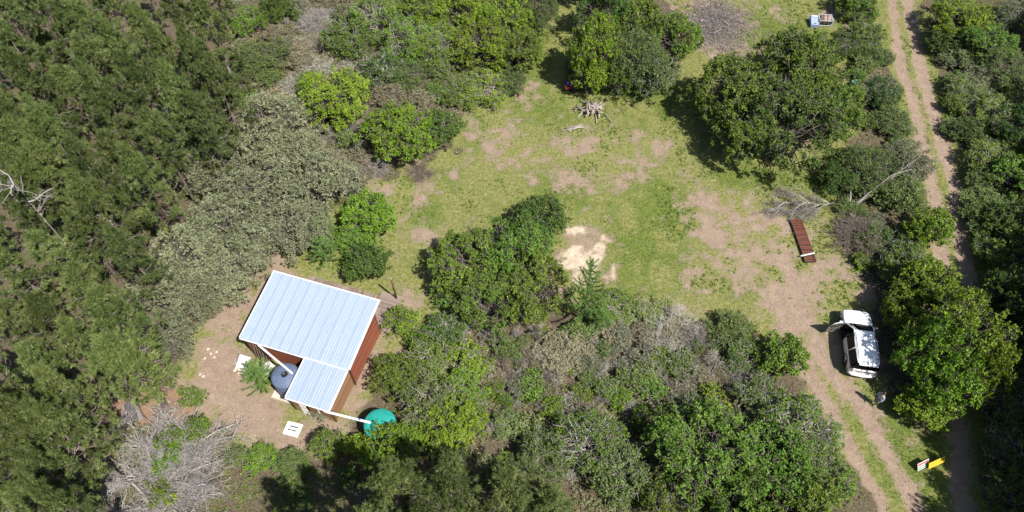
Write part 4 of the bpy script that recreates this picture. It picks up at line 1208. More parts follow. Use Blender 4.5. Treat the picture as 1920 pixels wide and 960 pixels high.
tag(obj('ground_cover', np_mesh('ground_cover', V, F, COVER, var=var)), 'low mixed green and grey ground cover between the shrubs', 'ground cover', kind='stuff')

# loose dead twigs on the ground, most in the scrub
x, y = scatter(60000)
pz = [at(*q) for q in ((890, 600), (1440, 630), (1450, 800), (900, 800))]
scr = in_view(x, y) & (rng.random(len(x)) < .30)
x, y = x[scr], y[scr]
d_, s_, l_, g_, r_ = masks(x, y)
ok = (r_ < .1) & (rng.random(len(x)) < .25 + .7 * d_)
lx = (x + 10.553) * ca + (y - 20.11) * sa; ly = -(x + 10.553) * sa + (y - 20.11) * ca
ok &= ~((lx > -7.7) & (lx < .45) & (ly > -2.7) & (ly < 7.5))
x, y = x[ok], y[ok]
A = np.stack([x, y, rng.uniform(0, .06, len(x))], 1)
th = rng.uniform(0, 2 * np.pi, len(x)); ln = rng.uniform(.1, .6, len(x)) ** 1.3
E_ = A + np.stack([np.cos(th) * ln, np.sin(th) * ln, rng.uniform(-.02, .1, len(x)) * 0 + .01], 1)
V, F, var = tubes(rng, curve(rng, A, E_, 3, 0, .08), np.tile([.010, .008, .004], (len(x), 1)), 3)
tag(obj('fallen_twigs', np_mesh('fallen_twigs', V, F, DEAD, var=var)), 'scattered dead twigs lying on soil and grass', 'twigs', kind='stuff')

# ------------------------------------------------------------------ house (local frame: +x along the long side to the right, +y away from the camera)
HA = math.radians(-17.5)
HO = at(665, 725)
RED = wood('red_brown_cladding', (0.16, 0.045, 0.026), (0.285, 0.095, 0.055), 2.2, (.5, .5, 14))
TAN = wood('tan_cladding', (0.20, 0.105, 0.055), (0.34, 0.20, 0.115), 2.2, (.5, .5, 14))
DECKW = wood('weathered_deck_plank', (0.165, 0.12, 0.10), (0.30, 0.235, 0.195), 4, (6, .8, 1))
DARKW = wood('dark_post_wood', (0.07, 0.035, 0.022), (0.14, 0.075, 0.045), 5)
m, nt, nd, lk, p = new_mat('zinc_roof_sheet')
tc = nd.new('ShaderNodeTexCoord')
mp = nd.new('ShaderNodeMapping'); mp.inputs['Scale'].default_value = (5, .5, 1); lk.new(tc.outputs['Object'], mp.inputs[0])
n_ = noise(nd, lk, 2.2, 6, .65, mp.outputs[0])
oi = nd.new('ShaderNodeObjectInfo')
ad = nd.new('ShaderNodeMath'); ad.operation = 'MULTIPLY_ADD'; ad.inputs[1].default_value = .12
lk.new(oi.outputs['Random'], ad.inputs[0]); lk.new(n_.outputs['Fac'], ad.inputs[2])
r_ = ramp(nd, [(.22, (.30, .34, .40)), (.36, (.41, .49, .63)), (.62, (.45, .54, .68)), (1.0, (.50, .59, .72))]); lk.new(ad.outputs[0], r_.inputs[0]); lk.new(r_.outputs[0], p.inputs['Base Color'])
p.inputs['Metallic'].default_value = .35; p.inputs['Roughness'].default_value = .42
ZINC = m


def slope(y, y0, y1, z0, z1): return z0 + (z1 - z0) * (y - y0) / (y1 - y0)


def sheet_mesh(w, y0, y1, z0, z1):
    """One profiled sheet: ribs of 0.17 m pitch running down the slope, local x from 0 to w."""
    prof = []
    pitch = .171; x = 0
    while x < w - .02:
        for dx, dz in ((0, 0), (.085, 0), (.100, .036), (.148, .036)):
            if x + dx <= w + .001: prof.append((x + dx, dz))
        x += pitch
    prof.append((w, 0 if prof[-1][1] == 0 else .036))
    b = MB()
    n = len(prof)
    ys = [y0, (y0 + y1) / 2, y1]
    vv = [(px, y, slope(y, y0, y1, z0, z1) + dz) for y in ys for px, dz in prof]
    ff = [(j * n + i, j * n + i + 1, (j + 1) * n + i + 1, (j + 1) * n + i) for j in range(2) for i in range(n - 1)]
    k = len(vv)
    vv += [(a, b_, c - .006) for a, b_, c in vv]
    ff += [tuple(k + i for i in reversed(f)) for f in ff]
    b.add(vv, ff)
    return b.mesh('roof_sheet', ZINC)


def cladding(parent, a, b_, z0, z1a, z1b, mat, step=.17, th=.03):
    """Horizontal lapped boards from point a to b_; the top follows z1a..z1b. Outward = right of a->b_."""
    a = Vector((a[0], a[1], 0)); b_ = Vector((b_[0], b_[1], 0))
    d = (b_ - a); L = d.length; d.normalize()
    out = Vector((d.y, -d.x, 0))
    z = z0
    while z < max(z1a, z1b) - .02:
        zt = z + step - .008
        # clip the board where the sloping top cuts it
        def zcap(t): return z1a + (z1b - z1a) * t
        t0, t1 = 0., 1.
        if z > zcap(0): t0 = (z - z1a) / (z1b - z1a)
        if z > zcap(1): t1 = (z - z1a) / (z1b - z1a)
        if t1 - t0 > .02:
            m_ = MB()
            P = []
            for t in (t0, t1):
                q = a + d * (L * t)
                zz = min(zt, max(zcap(t), z + .004))
                P += [q + out * (th + .012) + Vector((0, 0, z)), q + out * th + Vector((0, 0, zz)), q + Vector((0, 0, zz)), q + Vector((0, 0, z))]
            m_.add(P, [(0, 4, 5, 1), (1, 5, 6, 2), (3, 7, 4, 0), (2, 6, 7, 3), (0, 1, 2, 3), (7, 6, 5, 4)])
            m_.build('cladding_board', mat, parent)
        z += step


house = thing('wooden_house', 'red-brown wooden house with pale corrugated metal roof and small annex', 'house', HO, HA)
X0, X1, Y0, Y1 = -7.55, 0.0, .16, 4.25
RZ0, RZ1, RY0, RY1 = 2.45, 3.1, .05, 5.08          # roof: near and far edge


def rz_(y): return slope(y, RY0, RY1, RZ0, RZ1)


zw0, zw1 = rz_(Y0) - .10, rz_(Y1) - .10
core = MB()
core.add([(X0 + .01, Y0 + .01, .0), (X1 - .01, Y0 + .01, .0), (X1 - .01, Y1 - .01, .0), (X0 + .01, Y1 - .01, .0), (X0 + .01, Y0 + .01, zw0), (X1 - .01, Y0 + .01, zw0), (X1 - .01, Y1 - .01, zw1), (X0 + .01, Y1 - .01, zw1)],
         [(4, 5, 6, 7), (0, 1, 5, 4), (1, 2, 6, 5), (2, 3, 7, 6), (3, 0, 4, 7)])
wall = core.build('wall', RED, house)
cladding(wall, (X1, Y0), (X1, Y1), .12, zw0, zw1, RED)
cladding(wall, (X0, Y0), (X1, Y0), .12, zw0, zw0, RED)
cladding(wall, (X0, Y1), (X0, Y0), .12, zw1, zw0, RED)
cladding(wall, (X1, Y1), (X0, Y1), .12, zw1, zw1, RED)
for cx, cy, h in ((X1, Y0, zw0), (X1, Y1, zw1), (X0, Y0, zw0), (X0, Y1, zw1)):
    sx = 1 if cx == X1 else -1; sy = 1 if cy == Y1 else -1
    MB().box(cx - .05 * sx, cx + .048 * sx, cy - .05 * sy, cy + .048 * sy, 0, h - .01).build('corner_board', DARKW, house)
# base plinth stilts
for k in range(5):
    MB().box(X0 + .2 + k * 1.75, X0 + .38 + k * 1.75, Y0 - .03, Y0 + .0, 0, .14).build('stilt', DARKW, house)
# slatted vent and propped battens on the near wall
for k in range(6):
    MB().bar((X0 + .32 + k * .2, Y0 - .30, .0), (X0 + .42 + k * .2, Y0 - .075, 1.75), .07, .04, up=(0, 1, 0)).build('batten', DECKW, house)
# roof
roof = MB()
for yy in (RY0 + .25, RY0 + 1.6, RY0 + 2.9, RY1 - .15):
    roof.box(-7.80, .06, yy - .03, yy + .03, rz_(yy) - .085, rz_(yy) - .012)
roof = roof.build('roof', DARKW, house)
sh = sheet_mesh(.684, RY0, RY1, RZ0, RZ1)
for k in range(11):
    w0 = -7.84 + k * .7155
    o = obj('roof_sheet', sh, roof, (w0, 0, .004 * (k % 2)))
    o.scale = (.722 / .684, 1, 1)
fz = .11
MB().bar((-7.87, RY0, RZ0 - .02), (-7.87, RY1, RZ1 - .02), .05, fz).build('barge_board', WHITE, roof)
MB().bar((.06, RY0, RZ0 + .02), (.06, RY1, RZ1 + .02), .13, .07).build('barge_board', WHITE, roof)
MB().box(-7.895, .125, RY1 + .002, RY1 + .075, RZ1 - .11, RZ1 + .055).build('fascia', WHITE, roof)
g = MB()
for yy, z0_, z1_ in ((RY0 - .075, RZ0 - .13, RZ0 - .03), (RY0 - .005, RZ0 - .13, RZ0 - .035)):
    g.box(-7.88, -3.12, yy - .008, yy + .008, z0_, z1_)
g.box(-7.88, -3.12, RY0 - .083, RY0 + .003, RZ0 - .142, RZ0 - .128)
g.build('gutter', WHITE, roof)
# annex
AX0, AX1, AY0, AY1 = -2.92, -.12, -2.60, .27
AZ0, AZ1, AR0, AR1 = 2.12, 2.34, -2.74, .02


def az_(y): return slope(y, AR0, AR1, AZ0, AZ1)


annex = MB()
az0, az1 = az_(AY0) - .08, az_(AY1) - .09
DX0, DX1, DZ = -2.45, -1.05, 1.95                   # door opening in the near annex wall
annex.add([(AX1 - .01, AY0 + .01, 0), (AX1 - .01, AY1, 0), (AX1 - .01, AY1, az1), (AX1 - .01, AY0 + .01, az0)], [(0, 1, 2, 3)])
annex.add([(AX0 + .01, AY0 + .01, 0), (AX0 + .01, AY1, 0), (AX0 + .01, AY1, az1), (AX0 + .01, AY0 + .01, az0)], [(3, 2, 1, 0)])
annex.add([(AX0 + .03, AY0 + .02, .03), (AX1 - .03, AY0 + .02, .03), (AX1 - .03, AY1 - .02, .03), (AX0 + .03, AY1 - .02, .03)], [(0, 1, 2, 3)])
annex = annex.build('annex_wall', TAN, house)
cladding(annex, (AX1, AY0), (AX1, AY1), .06, az0, az1, TAN, .19)
cladding(annex, (AX0, AY1), (AX0, AY0), .06, az1, az0, TAN, .19)
cladding(annex, (AX0, AY0), (DX0, AY0), .06, az0, az0, TAN, .19)
cladding(annex, (DX1, AY0), (AX1, AY0), .06, az0, az0, TAN, .19)
cladding(annex, (DX0, AY0), (DX1, AY0), DZ + .03, az0 + .02, az0 + .02, TAN, .1)
for cx in (AX0 - .03, AX1 + .03):
    MB().box(cx - .05, cx + .05, AY0 - .055, AY0 + .05, 0, az0).build('corner_board', DARKW, house)
# white door frame, folding security gate and transom bars
df = MB()
df.box(DX0, DX0 + .07, AY0 - .075, AY0 - .01, 0, DZ); df.box(DX1 - .07, DX1, AY0 - .075, AY0 - .01, 0, DZ); df.box(DX0, DX1, AY0 - .08, AY0 - .005, DZ - .06, DZ + .03)
dfo = df.build('door_frame', WHITE, house)
gt = MB()
for k in range(7): gt.box(DX0 + .10 + k * .065, DX0 + .125 + k * .065, AY0 - .10, AY0 - .075, .04, DZ - .08)
for zz in (.06, .65, 1.25, DZ - .12): gt.box(DX0 + .08, DX0 + .53, AY0 - .105, AY0 - .07, zz, zz + .035)
gt.build('security_gate', WHITE, house)
tb = MB()
for k in range(4): tb.box(DX0 + .57, DX1 - .08, AY0 - .10, AY0 - .08, DZ - .14 - k * .09, DZ - .115 - k * .09)
tb.build('transom_bars', WHITE, house)
MB().box(DX1 - .72, DX1 - .08, AY0 - .045, AY0 - .012, .02, 1.55).build('door', TAN, house)
aroof = MB()
for yy in (AR0 + .2, AR0 + 1.4, AR1 - .2): aroof.box(-3.06, -.03, yy - .03, yy + .03, az_(yy) - .08, az_(yy) - .012)
aroof = aroof.build('annex_roof', DARKW, house)
sh2 = sheet_mesh(.684, AR0, AR1, AZ0, AZ1)
for k in range(4):
    o = obj('roof_sheet', sh2, aroof, (-3.08 + k * .748, 0, .004 * (k % 2))); o.scale = (.755 / .684, 1, 1)
MB().bar((-3.11, AR0, AZ0 - .01), (-3.11, AR1, AZ1 - .01), .06, .10).build('barge_board', WHITE, aroof)
MB().bar((-.05, AR0, AZ0 + .02), (-.05, AR1, AZ1 + .02), .12, .07).build('barge_board', WHITE, aroof)
MB().box(-3.13, .0, AR1 - .02, AR1 + .16, AZ1 + .02, AZ1 + .06).build('flashing', WHITE, aroof)
g = MB(); g.box(-3.14, -.0, AR0 - .10, AR0 - .085, AZ0 - .12, AZ0 - .01); g.box(-3.14, -.0, AR0 - .085, AR0 - .005, AZ0 - .12, AZ0 - .108); g.box(-3.14, .0, AR0 - .017, AR0 - .005, AZ0 - .108, AZ0 - .02)
g.build('gutter', WHITE, aroof)
# rain pipes
MB().tube([(-6.55, RY0 - .05, RZ0 - .16), (-6.35, RY0 - .12, RZ0 - .18), (-3.62, -1.08, 2.16), (-3.45, -1.15, 2.10)], .07, 10).build('rain_pipe', WHITE, house, smooth=True)
MB().tube([(-.48, AR0 - .06, AZ0 - .14), (-.2, AR0 - .07, AZ0 - .15), (2.35, -2.62, 1.86), (2.62, -2.58, 1.80)], .08, 10).build('rain_pipe', WHITE, house, smooth=True)
MB().tube([(1.85, -2.637, 1.885), (2.0, -2.633, 1.878)], .087, 10).build('pipe_clamp', plain('blue_strap', (.05, .12, .45), .5), house, smooth=True)

# deck behind the house
deck = thing('wooden_deck', 'weathered grey-brown plank deck along the back of the house', 'deck', HO, HA)
pl = MB().box(-.066, .066, 4.32, 7.05, .16, .20).mesh('plank', DECKW)
x = -6.85
k = 0
while x < -1.3:
    o = obj('plank', pl, deck, (x, RNG.uniform(-.06, .05), RNG.uniform(-.004, .004))); x += .142
pl2 = MB().box(-1.22, .42, -.062, .062, .18, .215).mesh('plank', DECKW)
y = 6.25
while y < 7.35:
    obj('plank', pl2, deck, (RNG.uniform(-.03, .03), y, RNG.uniform(0, .004))); y += .134
pl3 = MB().box(-.062, .062, 4.4, 6.16, .172, .21).mesh('plank', DECKW)
x = -1.15
while x < .75:
    obj('plank', pl3, deck, (x, RNG.uniform(-.04, .02), RNG.uniform(0, .004))); x += .134
for yy in (4.5, 5.7, 6.9):
    MB().box(-6.85, -.2 if yy < 6 else .3, yy - .04, yy + .04, -.03, .158).build('bearer', DARKW, deck)
pp = at(743, 562)
po = thing('wooden_post', 'tall dark wooden post at the corner of the deck', 'post', (pp.x + .04, pp.y + .03, 0))
MB().tube([(0, 0, -.05), (-.01, -.01, 1.5), (-.04, -.02, 2.75)], [.075, .07, .062], 9).build('shaft', DARKW, po, smooth=True)
MB().tube([(-.04, -.02, 2.752), (-.04, -.02, 2.79)], [.06, .045], 9).build('sawn_top', wood('cut_wood', (.4, .3, .2), (.55, .42, .28)), po)


# ------------------------------------------------------------------ water tanks
def hp(x, y, z=0.0):
    c_, s_ = math.cos(HA), math.sin(HA)
    return Vector((HO.x + x * c_ - y * s_, HO.y + x * s_ + y * c_, z))


TANKB = plain('blue_grey_plastic', (0.105, 0.14, 0.22), .55, var=.2, scale=3)
TANKG = plain('teal_plastic', (0.022, 0.30, 0.25), .45, var=.22, scale=3)


def tank(name, label, R, Hh, mat, loc, hole=None):
    t = thing(name, label, 'water tank', loc)
    pr = [(R * .97, 0), (R, .03)]
    z = .03
    while z < Hh - .25:
        pr += [(R, z + .10), (R * .985, z + .125), (R * .985, z + .175), (R, z + .2)]; z += .22
    pr += [(R, Hh - .10), (R * .975, Hh - .04), (R * .90, Hh), (R * .62, Hh + .09), (R * .30, Hh + .14), (R * .24, Hh + .145)]
    b = MB().lathe(pr, 48, 0).build('shell', mat, t, smooth=True)
    if hole:
        MB().lathe([(R * .245, Hh + .14), (R * .235, Hh + .17), (R * .20, Hh + .17), (R * .195, Hh + .05), (.005, Hh + .05)], 24).build('inlet', BLACK, t, smooth=True)
    else:
        MB().lathe([(R * .25, Hh + .143), (R * .25, Hh + .19), (R * .22, Hh + .205), (.004, Hh + .215)], 32).build('lid', mat, t, smooth=True)
    for k in range(8):
        a_ = k * math.pi / 4 + .2
        MB().bar((R * .34 * math.cos(a_), R * .34 * math.sin(a_), Hh + .137), (R * .86 * math.cos(a_), R * .86 * math.sin(a_), Hh + .018), .05, .025).build('rib', mat, t)
    return t


tc_ = hp(-3.98, -1.30)
slab = thing('tank_slab', 'pale concrete slab under the blue-grey water tank', 'slab', tc_, HA)
MB().box(-.98, .98, -1.05, .98, -.03, .10, 0, .015).build('concrete_top', CONC, slab)
MB().box(-1.0, 1.0, -1.08, 1.0, -.05, .0).build('footing', CONC, slab)
tank('blue_grey_water_tank', 'round blue-grey water tank between house and annex under a white pipe', .92, 1.75, TANKB, tc_ + Vector((0, 0, .10)), True)
tg = at(711, 792, 1.85)
tank('green_water_tank', 'round teal green water tank half hidden behind leaves', 1.02, 1.72, TANKG, (tg.x, tg.y, 0))

# ------------------------------------------------------------------ odds and ends in the yard
q = [at(*p_) for p_ in ((540, 790), (568, 797), (558, 820), (531, 813))]
pc = sum(q, Vector()) / 4
pn = thing('white_hatch_panel', 'white square panel with two grey slots lying on the bare yard', 'panel', (pc.x, pc.y, 0), math.atan2(q[1].y - q[0].y, q[1].x - q[0].x))
MB().box(-.52, .52, -.44, .44, -.01, .06, 0, .01).build('board', WHITE, pn)
SLOT = plain('slot_grey', (.12, .12, .12), .7)
MB().box(-.24, .30, .10, .21, .061, .066).build('slot', SLOT, pn); MB().box(-.30, .26, -.14, -.03, .061, .066).build('slot', SLOT, pn)
pa, pb = at(541, 799, .1), at(557, 822, .02)
st_ = thing('thin_stick', 'thin pale stick lying across the white square panel', 'stick', (pa.x, pa.y, .0))
MB().tube([(0, 0, .10), ((pb.x - pa.x) * .5, (pb.y - pa.y) * .5, .085), (pb.x - pa.x, pb.y - pa.y, .015)], [.022, .02, .016], 6).build('shaft', OFFWHITE, st_)

s1 = hp(-7.95, -.70)
sh_ = thing('white_sheet', 'white sheet propped at the left corner of the house by the stones', 'sheet', s1, HA + .1)
MB().add([(-.42, -.5, .02), (.42, -.5, .02), (.46, .35, .38), (-.38, .45, .34), (-.42, -.5, .0), (.42, -.5, .0), (.46, .35, .36), (-.38, .45, .32)], [(0, 1, 2, 3), (7, 6, 5, 4), (0, 4, 5, 1), (1, 5, 6, 2), (2, 6, 7, 3), (3, 7, 4, 0)]).build('panel', WHITE, sh_)
MB().bar((-.46, -.5, .03), (-.41, .47, .37), .05, .05).build('edge_rail', STEEL, sh_)
s2 = hp(-5.6, -.62)
sk = thing('white_tarpaulin', 'crumpled white tarpaulin along the near house wall behind the young pine', 'tarpaulin', s2, HA)
nx_, ny_ = 14, 9
vv = []
rg = np.random.default_rng(3)
for j in range(ny_):
    for i in range(nx_):
        vv.append((-.9 + 1.8 * i / (nx_ - 1) + rg.normal() * .02, -.42 + .85 * j / (ny_ - 1) + rg.normal() * .02 + .05 * math.sin(i), .03 + .30 * math.exp(-((j - 5) / 3.) ** 2) * (1 + .5 * math.sin(i * .9)) * (0 if j == 0 else 1) + abs(rg.normal()) * .03))
MB().add(vv, [(j * nx_ + i, j * nx_ + i + 1, (j + 1) * nx_ + i + 1, (j + 1) * nx_ + i) for j in range(ny_ - 1) for i in range(nx_ - 1)]).build('cloth', OFFWHITE, sk, smooth=True)

rg = random.Random(4)
stones = [(446, 688), (450, 693), (455, 696), (440, 695), (461, 699), (448, 700), (443, 681), (470, 703)]
for i, (x, y) in enumerate(stones + [(395, 663), (402, 670), (384, 672), (406, 660), (375, 702), (381, 706), (390, 655)]):
    w = at(x, y)
    b = MB(); R = rg.uniform(.09, .19) if i < 8 else rg.uniform(.06, .14)
    vv = []; n = 7
    for zz, rr in ((0, .8), (.45, 1.), (.85, .6)):
        for k in range(n):
            a_ = 2 * math.pi * k / n
            vv.append((math.cos(a_) * R * rr * rg.uniform(.75, 1.2), math.sin(a_) * R * rr * rg.uniform(.75, 1.2), zz * R * rg.uniform(.9, 1.1) - .02))
    vv.append((0, 0, R * .95))
    ff = [(r_ * n + k, r_ * n + (k + 1) % n, (r_ + 1) * n + (k + 1) % n, (r_ + 1) * n + k) for r_ in range(2) for k in range(n)] + [(2 * n + k, 2 * n + (k + 1) % n, 3 * n) for k in range(n)] + [tuple(range(n - 1, -1, -1))]
    o = b.add(vv, ff).build('stone', STONE, None, loc=(w.x, w.y, 0))
    if i < 8: tag(o, 'pale stone in the heap beside the white sheet', 'stone', 'stones heaped by the white sheet')
    else: tag(o, 'pale stone lying loose on the bare yard by the wattles', 'stone', 'loose stones in the yard')

# dark sheets leaning round the foot of the light pine
w = at(254, 776)
ln_ = thing('lean_to', 'dark grey sheets leaning against the foot of the light pine', 'lean-to', (w.x, w.y, 0), .25)
TARP = plain('dark_grey_sheet', (.075, .07, .072), .8, var=.25, scale=5)
for k, (x0, x1, m_) in enumerate(((-.85, -.3, TARP), (-.28, .22, TARP), (.24, .62, plain('grey_sheet', (.2, .17, .15), .85, var=.25)))):
    MB().add([(x0, -.62 + .06 * k, 0), (x1, -.62 + .06 * k, 0), (x1 * .35 + .15, .55, 1.15), (x0 * .35 + .15, .55, 1.15), (x0, -.60 + .06 * k, 0), (x1, -.60 + .06 * k, 0), (x1 * .35 + .15, .58, 1.15), (x0 * .35 + .15, .58, 1.15)],
             [(0, 1, 2, 3), (7, 6, 5, 4), (0, 4, 5, 1), (1, 5, 6, 2), (2, 6, 7, 3), (3, 7, 4, 0)]).build('sheet', m_, ln_)
MB().tube([(.72, -.7, .0), (.25, .55, 1.3)], [.06, .045], 8).build('prop', BARK, ln_, smooth=True)

# ------------------------------------------------------------------ rusty grid
gc = [at(1482, 411, .2), at(1502, 410, .2), at(1530, 489, .2), at(1511, 491, .2)]
g0 = (gc[0] + gc[1]) / 2; g1 = (gc[2] + gc[3]) / 2
gd = (g1 - g0); GL = gd.length
grid = thing('rusty_steel_grid', 'long rusty red steel grid with close slats lying on the bare soil', 'grid', (g0.x, g0.y, 0), math.atan2(gd.y, gd.x))
for s in (-1, 1):
    MB().box(0, GL, s * .41 - .035, s * .41 + .035, 0, .22).build('side_rail', RUST2, grid)
n = 25
for k in range(n):
    x = .06 + (GL - .12) * k / (n - 1)
    wd = .075 if k < 7 else (.105 if k < 21 else .07)
    MB().box(x - wd / 2, x + wd / 2, -.375, .375, .14, .205 + .012 * (k % 2)).build('slat', RUST if k < 7 or k % 3 else RUST2, grid)
for x in (.02, GL - .02):
    MB().box(x - .02, x + .02, -.375, .375, .02, .13).build('end_plate', RUST2, grid)
wb0, wb1 = at(1501, 480, .26), at(1528, 474, .26)
wp = thing('white_plank', 'white plank laid across the lower end of the rusty grid', 'plank', ((wb0.x + wb1.x) / 2, (wb0.y + wb1.y) / 2, .232), math.atan2(wb1.y - wb0.y, wb1.x - wb0.x))
MB().box(-.58, .58, -.05, .05, .0, .045, 0, .006).build('board', OFFWHITE, wp)

# ------------------------------------------------------------------ wood piles
LOGM = wood('bleached_log', (.20, .165, .14), (.42, .37, .32), 5, (1, 1, 4))
CUT = wood('log_end', (.35, .27, .19), (.52, .42, .30), 6)


def log(a, b, r, label, group, nm='log'):
    a = Vector(a); b = Vector(b); c_ = (a + b) / 2
    md = (a + b) / 2 + Vector((rg.uniform(-.06, .06), rg.uniform(-.06, .06), 0))
    m_ = MB().tube([a - c_, md - c_, b - c_], [r, r * .93, r * .8], 7, 0)
    m_.m[-1] = 1; m_.m[-2] = 1
    o = m_.build(nm, [LOGM, CUT], None, loc=c_)
    for i, p_ in enumerate(o.data.polygons): p_.use_smooth = i < len(o.data.polygons) - 2
    tag(o, label, 'log', group)


wc = at(1112, 207)
for k in range(34):
    th = rg.uniform(0, math.pi); L_ = rg.uniform(.8, 1.9)
    lay = k // 9
    off = Vector((rg.gauss(0, .5 - .08 * lay), rg.gauss(0, .38 - .06 * lay), .10 + .16 * lay))
    d = Vector((math.cos(th), math.sin(th), rg.uniform(-.1, .1))) * L_ / 2
    log(wc + off - d, wc + off + d, rg.uniform(.045, .085), 'bleached log thrown on the jumbled wood pile in front of the tree clump', 'logs of the wood pile')
for px0, px1, r_, lab in (((1083, 220), (1101, 200), .06, 'bleached pole sticking out of the left of the wood pile'), ((1116, 212), (1119, 231), .06, 'thick pole sticking out of the wood pile toward the lawn'), ((1133, 214), (1147, 228), .05, 'single pole lying on the grass right of the wood pile')):
    a_, b_ = at(*px0, .06), at(*px1, .12)
    log(a_, b_, r_, lab, None, 'pole')
wc = at(1078, 240)
for k in range(9):
    d = Vector((math.cos(.35 + rg.gauss(0, .25)), math.sin(.35 + rg.gauss(0, .25)), 0)) * rg.uniform(.35, .75)
    off = Vector((rg.gauss(0, .35), rg.gauss(0, .12), .05 + .08 * (k // 5)))
    log(wc + off - d, wc + off + d, rg.uniform(.035, .06), 'bleached stick in the small bundle left of the wood pile', 'sticks of the small bundle', 'stick')


# ------------------------------------------------------------------ special dead wood
def twig_mass(name, label, cat, loc, seed, stems, k1, k2, l1, l2, r0, mat, rz=0., spread=.5, up=.12, extra=None):
    """A thing with thick limbs (given polylines) and forked twigs along them."""
    rng = np.random.default_rng(seed)
    root = thing(name, label, cat, loc, rz)
    S = 7
    P = np.stack([np.array([np.interp(np.linspace(0, 1, S), np.linspace(0, 1, len(s)), np.array(s)[:, c_]) for c_ in range(3)]).T for s in stems])
    P[:, 1:-1] += rng.normal(size=P[:, 1:-1].shape) * .03
    V, F, var = tubes(rng, P, np.tile(np.linspace(r0, r0 * .3, S), (len(P), 1)), 6)
    obj('limbs', np_mesh('limbs', V, F, mat, smooth=True, var=var), root)

    def fork(P, k, ln, r, S2):
        i = np.repeat(np.arange(len(P)), k); n = len(i)
        t = rng.uniform(.15, 1., n) * (P.shape[1] - 1); t0 = np.minimum(t.astype(int), P.shape[1] - 2); f = (t - t0)[:, None]
        st = P[i, t0] * (1 - f) + P[i, t0 + 1] * f
        dr = unit(P[i, t0 + 1] - P[i, t0])
        en = st + unit(dr * .9 + rng.normal(size=st.shape) * spread + np.array([0, 0, up])) * (ln * rng.uniform(.45, 1.2, (n, 1)))
        en[:, 2] = np.maximum(en[:, 2], .02)
        Q = curve(rng, st, en, S2, .04, .07)
        return Q, tubes(rng, Q, np.tile(np.linspace(r, r * .4, S2), (n, 1)), 3)
    P1, t1 = fork(P, k1, l1, r0 * .28, 4)
    P2, t2 = fork(P1, k2, l2, max(r0 * .13, .009), 3)
    V, F, var = join([t1, t2])
    tw = obj('twigs', np_mesh('twigs', V, F, mat, var=var), root); tw['kind'] = 'stuff'
    return root


# big bleached bush, lower left
BLEACH = leaf_mat('bleached_twig', [(0.0, (0.22, 0.20, 0.185)), (0.5, (0.38, 0.35, 0.33)), (1.0, (0.58, 0.55, 0.52))], trans=0, rough=.85, spec=.15, objvar=0, huevar=0)
bc = at(322, 912)
stems = []
roots = [(0, 0), (-1.3, .5), (1.2, -.4), (.2, 1.3), (-.8, -1.1)]
for k in range(52):
    rx_, ry_ = roots[k % 5] if k % 3 else roots[0]
    th = rg.uniform(0, 2 * math.pi); q = rg.uniform(1.3, 5.0) * (1.1 if math.cos(th) < 0 else .95)
    zt = rg.uniform(.3, 1.7) * (1.25 - .15 * q)
    c_, s_ = math.cos(th), math.sin(th); b_ = rg.gauss(0, .35)
    stems.append([(rx_, ry_, -.03), (rx_ + .33 * q * c_, ry_ + .33 * q * s_, .5 + .5 * zt), (rx_ + .68 * q * math.cos(th + b_), ry_ + .68 * q * math.sin(th + b_), .45 + .8 * zt + rg.gauss(0, .1)), (rx_ + q * math.cos(th + b_ * 1.6), ry_ + q * math.sin(th + b_ * 1.6), max(.1, zt))])
twig_mass('bleached_dead_bush', 'huge bleached leafless bush sprawling at the lower left', 'dead bush', (bc.x, bc.y, 0), 21, stems, 30, 8, 1.25, .6, .062, BLEACH, 0., .75)
for x, y, r_, lab in ((318, 862, 28, 'yellow-green shrub growing out of the middle of the bleached bush'), (307, 930, 24, 'green shrub low in the bleached bush near the bottom edge'), (328, 828, 26, 'dark green shrub at the back of the bleached bush'), (372, 805, 20, 'olive shrub at the yard side of the bleached bush')):
    plant(x, y, r_, 'scrubbright' if 'yellow' in lab or 'low' in lab else 'scrubmid', lab, 2.5)

# fallen bleached tree by the grid
fa, fb = at(1596, 384, .35), at(1434, 376, .35)
fd = fb - fa
ft_rz = math.atan2(fd.y, fd.x); FL = fd.length
stems = [[(0, 0, .35), (FL * .3, .0, .38), (FL * .65, .05, .30), (FL, .0, .12)]]
for k in range(12):
    x0 = FL * rg.uniform(.25, .8); s_ = 1 if rg.random() < .8 else -1
    stems.append([(x0, 0, .33), (x0 + .5, s_ * .35, .45), (x0 + 1.1, s_ * rg.uniform(.5, .9), .3), (x0 + 1.7, s_ * rg.uniform(.6, 1.5), .1)])
twig_mass('fallen_dead_tree', 'fallen bleached dead tree lying across the soil above the rusty grid', 'dead tree', (fa.x, fa.y, 0), 22, stems, 20, 7, .9, .5, .055, DEAD, ft_rz, .4, -.05)
# broken trunk inside the feathery bushes
ba, bb = at(1590, 392, .3), at(1715, 308, 2.2)
bd = bb - ba
stems = [[(0, 0, .0), (bd.x * .35, bd.y * .35, .9), (bd.x * .7, bd.y * .7, 2.3), (bd.x, bd.y, 3.0)], [(0, 0, .1), (bd.x * .3, bd.y * .28, 1.6), (bd.x * .5, bd.y * .4, 2.9), (bd.x * .8, bd.y * .55, 3.1)],
         [(0, 0, .1), (.15, .5, .6), (.3, 1.2, 1.1), (.6, 1.9, 1.3)], [(0, 0, .1), (-.1, -.6, .5), (.2, -1.4, .7), (.6, -2.0, .4)]]
twig_mass('broken_dead_tree', 'broken grey trunk leaning through the feathery bushes by the track', 'dead tree', (ba.x, ba.y, 0), 23, stems, 8, 3, 1.0, .45, .075, DEAD)
